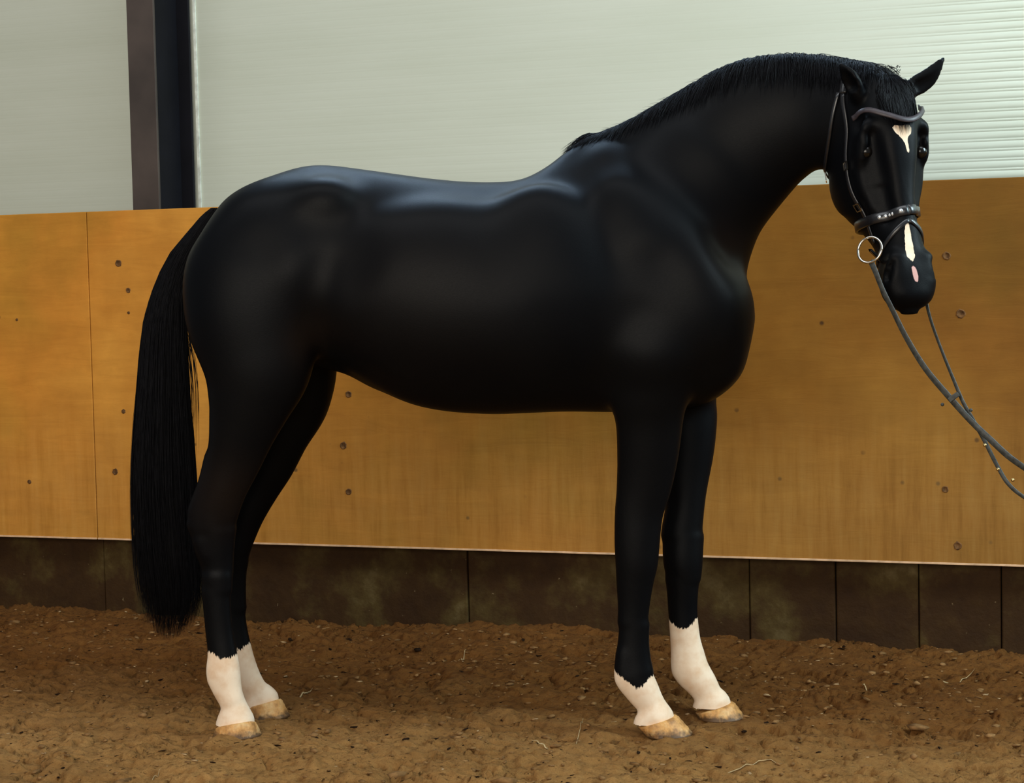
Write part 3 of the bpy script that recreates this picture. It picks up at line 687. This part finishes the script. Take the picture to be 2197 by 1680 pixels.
# rusty patches where the coat is thin: flank fold, muzzle side, inner arm
brown = np.exp(-((SV - H(665, 740, .28)) ** 2).sum(1) / .07 ** 2) + .7 * np.exp(-((SV - H(1545, 560, .12)) ** 2).sum(1) / .10 ** 2) + .6 * np.exp(-((SV - H(490, 1060, .17)) ** 2).sum(1) / .12 ** 2) \
    + .15 * np.exp(-((SV - H(900, 620, .3)) ** 2 * np.array([.5, 1, 1])).sum(1) / .22 ** 2)
for nm, arr in (('white', white), ('pink', pink), ('brown', np.clip(brown, 0, 1))):
    a = body.data.attributes.new(nm, 'FLOAT', 'POINT'); a.data.foreach_set('value', arr.astype(np.float32))
TRI = np.vstack([SF[:, [0, 1, 2]], SF[:, [0, 2, 3]]])
BVH = BVHTree.FromPolygons([tuple(v) for v in WV.tolist()], [tuple(t) for t in SF.tolist()])
def snap(p, off=0.0):
    loc, nrm, _, _ = BVH.find_nearest(Vector(tuple(p))); return np.array(loc) + np.array(nrm) * off, np.array(nrm)

# ---- hooves
def hoof(c_top, c_bot, ru, rv, yaw, z_heel):
    """c_top/c_bot horse-frame centres of the coronet and of the sole"""
    seg = 36; rows = 9; V_ = []; t_ = np.linspace(0, 2 * math.pi, seg, endpoint=False)
    cy, sy = math.cos(yaw), math.sin(yaw)
    for r in range(rows + 2):
        f = min(r / rows, 1.0) if r <= rows else 1.0; sc = 1.0 if r <= rows else 0.6
        c = np.array(c_top) * (1 - f) + np.array(c_bot) * f
        grow = 1.0 + 0.24 * f; growth = 1 + 0.012 * math.sin(r * 2.4)
        for a in t_:
            x_ = math.cos(a) * ru * grow * growth * sc * (1.0 if math.cos(a) > 0 else 0.84); y_ = math.sin(a) * rv * grow * growth * sc
            z_ = c[2] + (1 - f) * (0.016 * math.cos(a)) - (1 - f) * 0.004
            if r == 0: x_ *= 0.93; y_ *= 0.93
            V_.append((c[0] + x_ * cy - y_ * sy, c[1] + x_ * sy + y_ * cy, z_))
    F_ = [(r * seg + k, r * seg + (k + 1) % seg, (r + 1) * seg + (k + 1) % seg, (r + 1) * seg + k) for r in range(rows + 1) for k in range(seg)]
    F_.append(tuple((rows + 1) * seg + k for k in range(seg))); F_.append(tuple(reversed(range(seg))))
    return mesh_obj('hoof', to_w(np.array(V_)), F_, M['hoof'], horse)
def h0(px, py, v): q = H(px, py, v); return q
def hoof_at(top, bot, v, ru, rv, yaw):
    a = h0(*top, v); b = h0(*bot, v); b[2] = 0.0; hoof(a, b, ru, rv, yaw, 0)
hoof_at((1407, 1543), (1431, 1588), .11, .064, .058, .12)
hoof_at((1530, 1514), (1544, 1558), -.10, .064, .058, .10)
hoof_at((505, 1551), (509, 1588), .12, .060, .060, .9)
hoof_at((566, 1506), (574, 1548), -.12, .056, .056, .5)

# ---- eyes
for s in (1, -1):
    bm = bmesh.new(); bmesh.ops.create_uvsphere(bm, u_segments=24, v_segments=14, radius=0.021)
    me = bpy.data.meshes.new('eye'); bm.to_mesh(me); bm.free()
    o = link_mesh('eye', me, M['eye'], None); o.matrix_world = Matrix.Translation(Vector(to_w(HP(.214, (.082 if s > 0 else .085) * s, -.037)))); 
    o.parent = horse; bpy.context.view_layer.update(); o.matrix_parent_inverse = horse.matrix_world.inverted()

# ---- hair as tapering three-sided strands
def strands(name, lines, radii, mat, parent, label=None):
    """lines: list of (m,3) arrays with equal m"""
    L = np.array(lines); n_, m_, _ = L.shape; R = np.array(radii)[:, None] * np.clip(1.08 - np.linspace(0, 1, m_) ** 2.2, 0.08, 1)[None, :]
    Tn = np.gradient(L, axis=1); Tn /= np.linalg.norm(Tn, axis=2, keepdims=True) + 1e-9
    ref = np.array([0.31, -0.83, 0.21]); A_ = np.cross(Tn, ref); A_ /= np.linalg.norm(A_, axis=2, keepdims=True) + 1e-9; B_ = np.cross(Tn, A_)
    V_ = np.stack([L + R[..., None] * (A_ * math.cos(t) + B_ * math.sin(t)) for t in (0, 2.094, 4.189)], 2)
    base = (np.arange(n_)[:, None] * m_ + np.arange(m_ - 1)[None, :])[..., None] * 3
    F_ = []
    for k in range(3):
        k2 = (k + 1) % 3; F_.append(np.concatenate([base + k, base + k2, base + 3 + k2, base + 3 + k], -1).reshape(-1, 4))
    o = fast_mesh(name, V_.reshape(-1, 3), np.vstack(F_), mat, parent, smooth=True)
    return o
# tail outline at heights (photo rows): y, left, right
TL = np.array([(440, 462, 470), (455, 441, 466), (470, 426, 456), (490, 409, 446), (512, 391, 434), (540, 367, 418), (590, 340, 402), (640, 321, 399), (690, 308, 400), (760, 300, 403), (830, 296, 406), (900, 290, 411), (980, 286, 417), (1060, 285, 422),
               (1150, 288, 428), (1230, 294, 434), (1290, 303, 434), (1340, 313, 418), (1372, 325, 400)], float)
def tail_pt(y, a, dpt, v0=0.0):
    l_ = np.interp(y, TL[:, 0], TL[:, 1]); r_ = np.interp(y, TL[:, 0], TL[:, 2]); x_ = (l_ + r_) / 2 + a * (r_ - l_) / 2
    hw = (r_ - l_) / 2 * PX * 0.85
    v = v0 - 0.01 + dpt * max(hw, .004) * math.sqrt(max(0, 1 - a * a * .9)); return H(x_, y, v)
lines, rad = [], []
for k in range(3000):
    a0 = RNG.uniform(-1, 1); dp = RNG.choice([-1, 1]) * RNG.uniform(.3, 1.0) if RNG.random() < .7 else RNG.uniform(-1, 1)
    ys0 = 446 + abs(RNG.normal(0, 50)); ye = 1373 - abs(RNG.normal(0, 45)) - 45 * abs(a0) ** 3
    if RNG.random() < .12: ye = RNG.uniform(900, 1300)
    yy = np.linspace(ys0, ye, 16); wob = RNG.uniform(-.06, .06); ph = RNG.uniform(0, 6.28); da = RNG.normal(0, .10)
    lines.append(to_w(np.array([tail_pt(y, np.clip(a0 * .97 + wob * math.sin(y / 90 + ph) + da * (y - ys0) / 900, -1.04, 1.04), dp) for y in yy]))); rad.append(RNG.uniform(.0008, .0016))
# a few stray hairs between tail and buttock
for k in range(26):
    x0 = RNG.uniform(396, 408); yy = np.linspace(RNG.uniform(640, 740), RNG.uniform(900, 1010), 16); x1 = x0 + RNG.uniform(6, 26)
    lines.append(to_w(np.array([H(x0 + (x1 - x0) * math.sin(math.pi * .5 * (y - yy[0]) / (yy[-1] - yy[0])) + 2 * math.sin(y / 40), y, .0) for y in yy]))); rad.append(.0008)
for k in range(60):
    yy = np.linspace(RNG.uniform(600, 900), RNG.uniform(1100, 1360), 16); off = RNG.uniform(2, 9)
    lines.append(to_w(np.array([H(np.interp(y, TL[:, 0], TL[:, 1]) - off * (y - yy[0]) / (yy[-1] - yy[0]), y, .0) for y in yy]))); rad.append(.0007)
tail = strands('tail', lines, rad, M['hair'], horse)
# dense inner core of the tail, tapering
seg = 20; rows_y = np.linspace(446, 1320, 40); V_ = []
for y in rows_y:
    sh = .90 if y < 1200 else .90 * (1 - (y - 1200) / 200 * .6)
    for t in np.linspace(0, 2 * math.pi, seg, endpoint=False):
        l_ = np.interp(y, TL[:, 0], TL[:, 1]); r_ = np.interp(y, TL[:, 0], TL[:, 2])
        x_ = (l_ + r_) / 2 + math.cos(t) * sh * (r_ - l_) / 2; V_.append(to_w(H(x_, y, -.01 + math.sin(t) * sh * (r_ - l_) / 2 * PX * .8)))
F_ = [(r * seg + k, r * seg + (k + 1) % seg, (r + 1) * seg + (k + 1) % seg, (r + 1) * seg + k) for r in range(len(rows_y) - 1) for k in range(seg)]
F_.append(tuple(range(seg))); F_.append(tuple((len(rows_y) - 1) * seg + k for k in range(seg)))
mesh_obj('tail_core', np.array(V_), F_, M['hair'], tail)

def surf_strand(root, dirs, steps, step, off):
    """walk over the coat surface; dirs(i, p, nrm)->direction"""
    p, nrm = snap(root, off * .3); out = [p]
    for i in range(steps):
        d = dirs(i, p, nrm); d = d - nrm * np.dot(d, nrm) * .8; d /= np.linalg.norm(d) + 1e-9
        p2 = p + d * step; sp, nrm = snap(p2, off * min(1, (i + 1) / 3)); p = sp; out.append(p)
    return np.array(out)
crest_pts = catmull([to_w(H(*c)) for c in ((1222, 318, 0), (1300, 284, 0), (1400, 240, 0), (1500, 186, 0), (1570, 149, .01), (1650, 129, .035), (1730, 131, .07), (1800, 139, .12), (1862, 148, .18))], 12)
lines, rad = [], []
nearv = vd; back = -ud
for k in range(3400):
    f = RNG.uniform(0, 1) ** .9; c = crest_pts[min(len(crest_pts) - 1, int(f * (len(crest_pts) - 1)))] + ud * RNG.normal(0, .012) + nearv * RNG.uniform(-.012, .02)
    ln = (.02 + .125 * min(1, f * 2.6)) * RNG.uniform(.65, 1.1)
    bk = .55 * (1 - min(1, f * 1.4)) + RNG.normal(0, .18)
    lines.append(surf_strand(c, lambda i, p, n: nearv * (1.2 if i < 3 else .25) - Z * (.6 + .15 * i) + back * bk, 9, ln / 9, RNG.uniform(.001, .003 + .006 * min(1, f * 2)))); rad.append(RNG.uniform(.0007, .0013))
for k in range(520):      # loose hairs standing off the crest line
    f = RNG.uniform(0, .93); c = crest_pts[int(f * (len(crest_pts) - 1))] + ud * RNG.normal(0, .008); c, nn = snap(c, 0.0)
    ln = RNG.uniform(.006, .022) * (1.7 if .42 > f > .02 and RNG.random() < .3 else 1); d = Z * .8 + back * RNG.uniform(.5, 1.9) + nearv * RNG.normal(0, .4); d /= np.linalg.norm(d)
    t = np.linspace(0, 1, 10)[:, None]; lines.append(c - d * .004 + d * ln * t + (back * .5 - Z * .55) * ln * t * t); rad.append(.0006)
for k in range(90):       # wisp lying over the withers
    s_ = to_w(H(1290 + RNG.uniform(-25, 15), 286, .0)); e_ = to_w(H(1206 + RNG.uniform(-4, 30), 328 + RNG.uniform(-8, 4), .01)); t = np.linspace(0, 1, 10)[:, None]
    L_ = s_ * (1 - t) + e_ * t + Z * (.012 * np.sin(t * math.pi)) + nearv * RNG.normal(0, .008); lines.append(L_); rad.append(.0009)
mane = strands('mane', lines, rad, M['hair'], horse)
lines, rad = [], []
for k in range(1500):
    a = RNG.uniform(-1, 1); root = to_w(HP(RNG.uniform(-.03, .045), a * .036, .03)); tgt = a * 1.0 + RNG.normal(0, .18)
    ln = (.150 - .05 * abs(a)) * RNG.uniform(.6, 1.02)
    lines.append(surf_strand(root, lambda i, p, n: ht * 1.0 + hs * tgt * (.42 if i < 5 else -.22) , 9, ln / 9, RNG.uniform(.002, .010))); rad.append(RNG.uniform(.0008, .0014))
for k in range(120):
    root = to_w(HP(RNG.uniform(-.03, .0), RNG.uniform(-.03, .05), .015)); t = np.linspace(0, 1, 10)[:, None]; d = Z * 1.0 + hs * RNG.normal(.1, .6); ln = RNG.uniform(.008, .020)
    lines.append(root + d * ln * t - Z * ln * .7 * t * t); rad.append(.0009)
strands('forelock', lines, rad, M['hair'], horse)

# ================================================================ BRIDLE
bridle = tag(empty('bridle', tuple(to_w(HP(.0, 0, 0)))), 'black leather snaffle bridle with a curved browband worn on the horse head', 'bridle')
def ribbon(name, P, Nn, width, thick, mat, parent, closed=False, label=None):
    P = np.array(P); Nn = np.array(Nn); T_ = np.gradient(P, axis=0); T_ /= np.linalg.norm(T_, axis=1, keepdims=True) + 1e-9
    S_ = np.cross(T_, Nn); S_ /= np.linalg.norm(S_, axis=1, keepdims=True) + 1e-9; Nn = np.cross(S_, T_)
    w_ = (np.full(len(P), width) if np.isscalar(width) else np.array(width))[:, None] / 2
    prof = [(-1, 0.15), (-.8, 1.0), (.8, 1.0), (1, .15), (.9, -.4), (-.9, -.4)]
    V_ = np.stack([P + S_ * w_ * a + Nn * thick * b for a, b in prof], 1).reshape(-1, 3); k_ = len(prof); n_ = len(P)
    F_ = [(i * k_ + j, i * k_ + (j + 1) % k_, (i + 1) * k_ + (j + 1) % k_, (i + 1) * k_ + j) for i in range(n_ - 1) for j in range(k_)]
    if closed: F_ += [((n_ - 1) * k_ + j, (n_ - 1) * k_ + (j + 1) % k_, (j + 1) % k_, j) for j in range(k_)]
    else: F_ += [tuple(range(k_)), tuple((n_ - 1) * k_ + j for j in reversed(range(k_)))]
    o = mesh_obj(name, V_, F_, mat, parent)
    bm = bmesh.new(); bm.from_mesh(o.data); bmesh.ops.recalc_face_normals(bm, faces=bm.faces); bm.to_mesh(o.data); bm.free()
    if label: o['label'] = label
    return o
def strap(name, pts, width, mat, parent, off=.002, thick=.0028, n=8, label=None, closed=False):
    """pts in head frame; snapped onto the coat"""
    P = catmull([HP(*p) for p in pts], n); out, nn = [], []
    for p in P:
        s_, m_ = snap(to_w(p), off); out.append(s_); nn.append(m_)
    out, nn = np.array(out), np.array(nn)
    for _ in range(3):
        out[1:-1] = (out[:-2] + 2 * out[1:-1] + out[2:]) / 4; nn[1:-1] = (nn[:-2] + nn[1:-1] + nn[2:]) / 3
    nn /= np.linalg.norm(nn, axis=1, keepdims=True)
    return ribbon(name, out, nn, width, thick, mat, parent, closed, label)
def ring_path(t_fn, f0_=.0, n=40, fc=-.08, fr=.16, w=.12):
    """closed loop around the head at angle a from the face midline (towards +s)"""
    pts = []
    for a in np.linspace(0, 2 * math.pi, n, endpoint=False): pts.append((t_fn(a), math.sin(a) * w, fc + math.cos(a) * fr))
    return pts
def loop(name, t_fn, width, mat, parent, off=.003, thick=.003, fc=-.08, label=None, n=72):
    out, nn = [], []
    for a in np.linspace(0, 2 * math.pi, n, endpoint=False):
        t = t_fn(a); c = to_w(HP(t, 0, fc)); o_ = to_w(HP(t, math.sin(a) * .3, fc + math.cos(a) * .3)); d = c - o_; d /= np.linalg.norm(d)
        loc, nrm, _, _ = BVH.ray_cast(Vector(tuple(o_)), Vector(tuple(d)))
        if loc is None: loc, nrm, _, _ = BVH.find_nearest(Vector(tuple(o_)))
        out.append(np.array(loc) - d * off); nn.append(-d)
    out = np.array(out); nn = np.array(nn)
    for _ in range(4): out = (np.roll(out, 1, 0) + 2 * out + np.roll(out, -1, 0)) / 4
    P = np.vstack([out, out[:1]]); Nn = np.vstack([nn, nn[:1]])
    return ribbon(name, P, Nn, width, thick, mat, parent, False, label)
nose = loop('noseband', lambda a: .398 + .008 * math.cos(a) + .010 * math.sin(a), .030, M['leather'], bridle, .004, .005, -.08, 'wide black padded noseband with pale stitching')
loop('flash_strap', lambda a: .432 + .115 * abs(math.sin(a / 2)), .013, M['leather'], bridle, .003, .0025, -.07, 'narrow black strap slanting under the noseband')
# stones on the noseband
for a in (.25, .5, .62, .85, 1.1):
    t = .398 + .008 * math.cos(a) + .010 * math.sin(a); c = to_w(HP(t, 0, -.08)); o_ = to_w(HP(t, math.sin(a) * .3, -.08 + math.cos(a) * .3)); d = (c - o_) / np.linalg.norm(c - o_)
    loc, _, _, _ = BVH.ray_cast(Vector(tuple(o_)), Vector(tuple(d)))
    if loc is not None: disc('stone', np.array(loc) - d * .008, -d, .006, .003, M['crystal'], nose, 12, False, 0)
strap('browband', [(.105, .088, -.055), (.105, .075, -.01), (.130, .045, .03), (.150, .0, .04), (.142, -.035, .036), (.110, -.066, .01), (.075, -.082, -.05)], .016, M['browleather'], bridle, .018, .003, label='curved grey-brown browband dipping over the forehead')
for s, nm in ((1, 1), (-1, -1)):
    strap('cheekpiece', [(.02, .078 * s, -.10), (.10, .10 * s, -.085), (.20, .11 * s, -.10), (.30, .10 * s, -.11), (.40, .075 * s, -.105), (.475, .065 * s, -.10)], .014, M['leather'], bridle, .003)
    strap('throat_latch', [(.015, .075 * s, -.12), (.10, .10 * s, -.16), (.17, .095 * s, -.21), (.215, .075 * s, -.275), (.235, .03 * s, -.30)], .011, M['leather'], bridle, .006)
strap('headpiece', [(.02, .078, -.10), (-.02, .06, -.10), (-.04, .0, -.085), (-.02, -.06, -.10), (.02, -.078, -.10)], .026, M['leather'], bridle, .004)
# buckles
def buckle(pt, parent, sz=.011):
    c, n_ = snap(to_w(HP(*pt)), .008); u_ = ht - n_ * np.dot(ht, n_); u_ /= np.linalg.norm(u_); w_ = np.cross(n_, u_)
    V_, F_ = [], []; pp = [(-1, -1.2), (1, -1.2), (1, 1.2), (-1, 1.2)]
    for i in range(4):
        a = np.array(pp[i]); b_ = np.array(pp[(i + 1) % 4]); m_ = (a + b_) / 2; hl = (b_ - a) / 2 * 1.08
        ctr = c + (w_ * m_[0] + u_ * m_[1]) * sz; axv = (w_ * hl[0] + u_ * hl[1]) * sz; pv = np.cross(n_, axv); pv = pv / np.linalg.norm(pv) * .0015
        v, f = box_vf(ctr, axv, pv, n_ * .0015); F_ += [tuple(j + len(V_) for j in q_) for q_ in f]; V_ += v
    return mesh_obj('buckle', V_, F_, M['metal'], parent, False)
buckle((.215, .088, -.245), bridle); buckle((.235, .108, -.10), bridle, .009); buckle((.36, .09, -.11), bridle, .009)
# bit rings
def torus(name, c, n_, R, r, mat, parent, label=None):
    n_ = n_ / np.linalg.norm(n_); a = np.cross(n_, Z); a /= np.linalg.norm(a); b_ = np.cross(n_, a); V_, F_ = [], []; S1, S2 = 48, 12
    for i in range(S1):
        t = 2 * math.pi * i / S1; d = a * math.cos(t) + b_ * math.sin(t)
        for j in range(S2):
            u_ = 2 * math.pi * j / S2; V_.append(c + d * (R + r * math.cos(u_)) + n_ * r * math.sin(u_))
    for i in range(S1):
        for j in range(S2): F_.append((i * S2 + j, ((i + 1) % S1) * S2 + j, ((i + 1) % S1) * S2 + (j + 1) % S2, i * S2 + (j + 1) % S2))
    o = mesh_obj(name, V_, F_, mat, parent)
    if label: o['label'] = label
    return o
RC = to_w(H(1866, 536, .40)); NRM = hs * .75 + hf * .55 - ht * .1
ringn = torus('bit_ring', RC, NRM, .036, .0034, M['metal'], bridle, 'shiny round bit ring at the corner of the mouth')
far_ring_c = snap(to_w(HP(.535, -.062, -.085)), .012)[0]
torus('bit_ring', far_ring_c, -hs * .9 + hf * .3, .034, .0034, M['metal'], bridle)
# mouthpiece
P_ = catmull([RC, to_w(HP(.555, .03, -.085)), to_w(HP(.56, 0, -.085)), to_w(HP(.555, -.03, -.085)), far_ring_c], 6)
strands('mouthpiece', [P_], [.006], M['metal'], bridle)

# ================================================================ REINS
reins = tag(empty('reins', tuple(RC)), 'long grey leather reins hanging from the bit down to the right edge', 'reins')
def rein(name, pts, width, parent, label=None, twist=0.0):
    P = catmull([to_w(H(a, b, v)) for a, b, v in pts], 10); T_ = np.gradient(P, axis=0); T_ /= np.linalg.norm(T_, axis=1, keepdims=True)
    toc = CAM - P; toc /= np.linalg.norm(toc, axis=1, keepdims=True); N1 = toc - T_ * (toc * T_).sum(1, keepdims=True); N1 /= np.linalg.norm(N1, axis=1, keepdims=True)
    N2 = np.cross(T_, N1); tw = (.45 + twist * np.sin(np.linspace(0, 7, len(P))))[:, None]
    return ribbon(name, P, N1 * np.cos(tw) + N2 * np.sin(tw), width, .0022, M['rein'], parent, False, label)
r1 = rein('rein', [(1868, 560, .405), (1878, 582, .42), (1893, 620, .43), (1915, 665, .44), (1945, 725, .45), (1985, 790, .46), (2035, 850, .47), (2085, 905, .48), (2130, 948, .50), (2165, 980, .51), (2210, 1012, .52), (2300, 1075, .55)], .017, reins, 'wider near rein running from the visible bit ring', .25)
r2 = rein('rein', [(1980, 600, .27), (1988, 650, .30), (2000, 695, .34), (2022, 755, .39), (2045, 812, .43), (2066, 862, .455), (2090, 905, .465), (2112, 945, .47), (2140, 1000, .47), (2165, 1040, .48), (2205, 1072, .49), (2300, 1130, .50)], .011, reins, 'thinner far rein seen as a narrow strap below the muzzle', .5)
# keeper and stops where the reins meet
c = to_w(H(2046, 852, .475)); dr = to_w(H(2085, 905, .48)) - c; dr /= np.linalg.norm(dr); tc_ = CAM - c; tc_ /= np.linalg.norm(tc_); sd_ = np.cross(dr, tc_)
box('rein_keeper', c, sd_ * .016, dr * .007, tc_ * .006, M['rein'], r1, .002)
for px, py, v in ((2022, 868, .47), (2083, 880, .47), (2113, 955, .47), (2141, 1007, .47), (2173, 1030, .48)):
    p = to_w(H(px, py, v)); 
    t_end = to_w(H(px + 6, py + 8, v)); 
    disc('stud', p, CAM - p, .005, .004, M['brass'] if px > 2100 else M['rein'], r2 if px > 2100 else r1, 10, False, 0)

# ================================================================ GROUND LITTER
def scatter(name, n_, size, mat, label, cat, flat, seed, elong=1.0):
    rg = np.random.default_rng(seed); bm = bmesh.new(); bmesh.ops.create_icosphere(bm, subdivisions=1, radius=1.0)
    bv = np.array([v.co[:] for v in bm.verts]); bf = np.array([[v.index for v in f.verts] for f in bm.faces]); bm.free()
    x = rg.uniform(-2.1, 2.1, n_); y = rg.uniform(4.95, 7.9, n_); dw = (x - base_pt[0]) * wn[0] + (y - base_pt[1]) * wn[1]; ok = dw > .03; x, y = x[ok], y[ok]
    clr = np.min([np.hypot(x - q_[0], y - q_[1]) for q_ in sock_print], 0) > .09; x, y = x[clr], y[clr]
    z = floor_h(x, y); s = size * np.exp(rg.normal(0, .45, len(x))); V_, F_ = [], []
    for i in range(len(x)):
        a = rg.uniform(0, 6.28); ca, sa = math.cos(a), math.sin(a); jit = bv * (1 + rg.uniform(-.3, .3, (len(bv), 1))); e = jit * np.array([elong, 1, flat]) * s[i]
        tl = rg.normal(0, .25); e = np.stack([e[:, 0], e[:, 1] * math.cos(tl) - e[:, 2] * math.sin(tl), e[:, 1] * math.sin(tl) + e[:, 2] * math.cos(tl)], 1)
        V_.append(np.stack([e[:, 0] * ca - e[:, 1] * sa + x[i], e[:, 0] * sa + e[:, 1] * ca + y[i], e[:, 2] + z[i] + s[i] * flat * .25], 1)); F_.append(bf + i * len(bv))
    return tag(fast_mesh(name, np.vstack(V_), np.vstack(F_), mat, None, False), label, cat, None, 'stuff')
scatter('sand_clods', 2600, .0050, M['clod'], 'small brown clods of sand strewn over the arena floor', 'sand', .5, 5, 1.7)
scatter('bark_chips', 1500, .0026, M['dark'], 'tiny blackish chips mixed into the sand surface', 'bark', .35, 6, 3.0)
scatter('wood_shavings', 380, .0034, M['chip'], 'tiny pale wood shavings sprinkled on the sand', 'shavings', .35, 9, 2.2)
def straw(px0, py0, px1, py1, r, label):
    a, b_ = on_ground(px0, py0, .01), on_ground(px1, py1, .01); L_ = catmull([a, (a + b_) / 2 + np.array([.004, .006, 0]), b_], 5)
    L_[:, 2] = floor_h(L_[:, 0], L_[:, 1]) + r + np.linspace(0, .006, len(L_)); 
    tag(strands('straw', [L_], [r], M['straw'], None), label, 'straw', None)
straw(1995, 1458, 2092, 1438, .0042, 'long thick straw stalk lying on sand near the wall, lower right')
straw(642, 1486, 670, 1470, .0040, 'short pale straw on the sand just right of the hind hooves')
straw(1236, 1588, 1252, 1532, .0016, 'thin straw leaning left of the near front hoof')
straw(1560, 1640, 1690, 1620, .0026, 'straw stalk on the sand below and right of the front hooves')
straw(980, 1412, 1000, 1404, .0030, 'small curled straw on sand midway between front and hind legs')
straw(1175, 1600, 1140, 1592, .0030, 'short straw on the foreground sand left of the front hooves')
straw(1850, 1460, 1880, 1475, .0022, 'small straw on sand between the front hoof and the long stalk')
straw(300, 1660, 345, 1646, .0028, 'straw at the bottom left of the sand floor')
print('done')
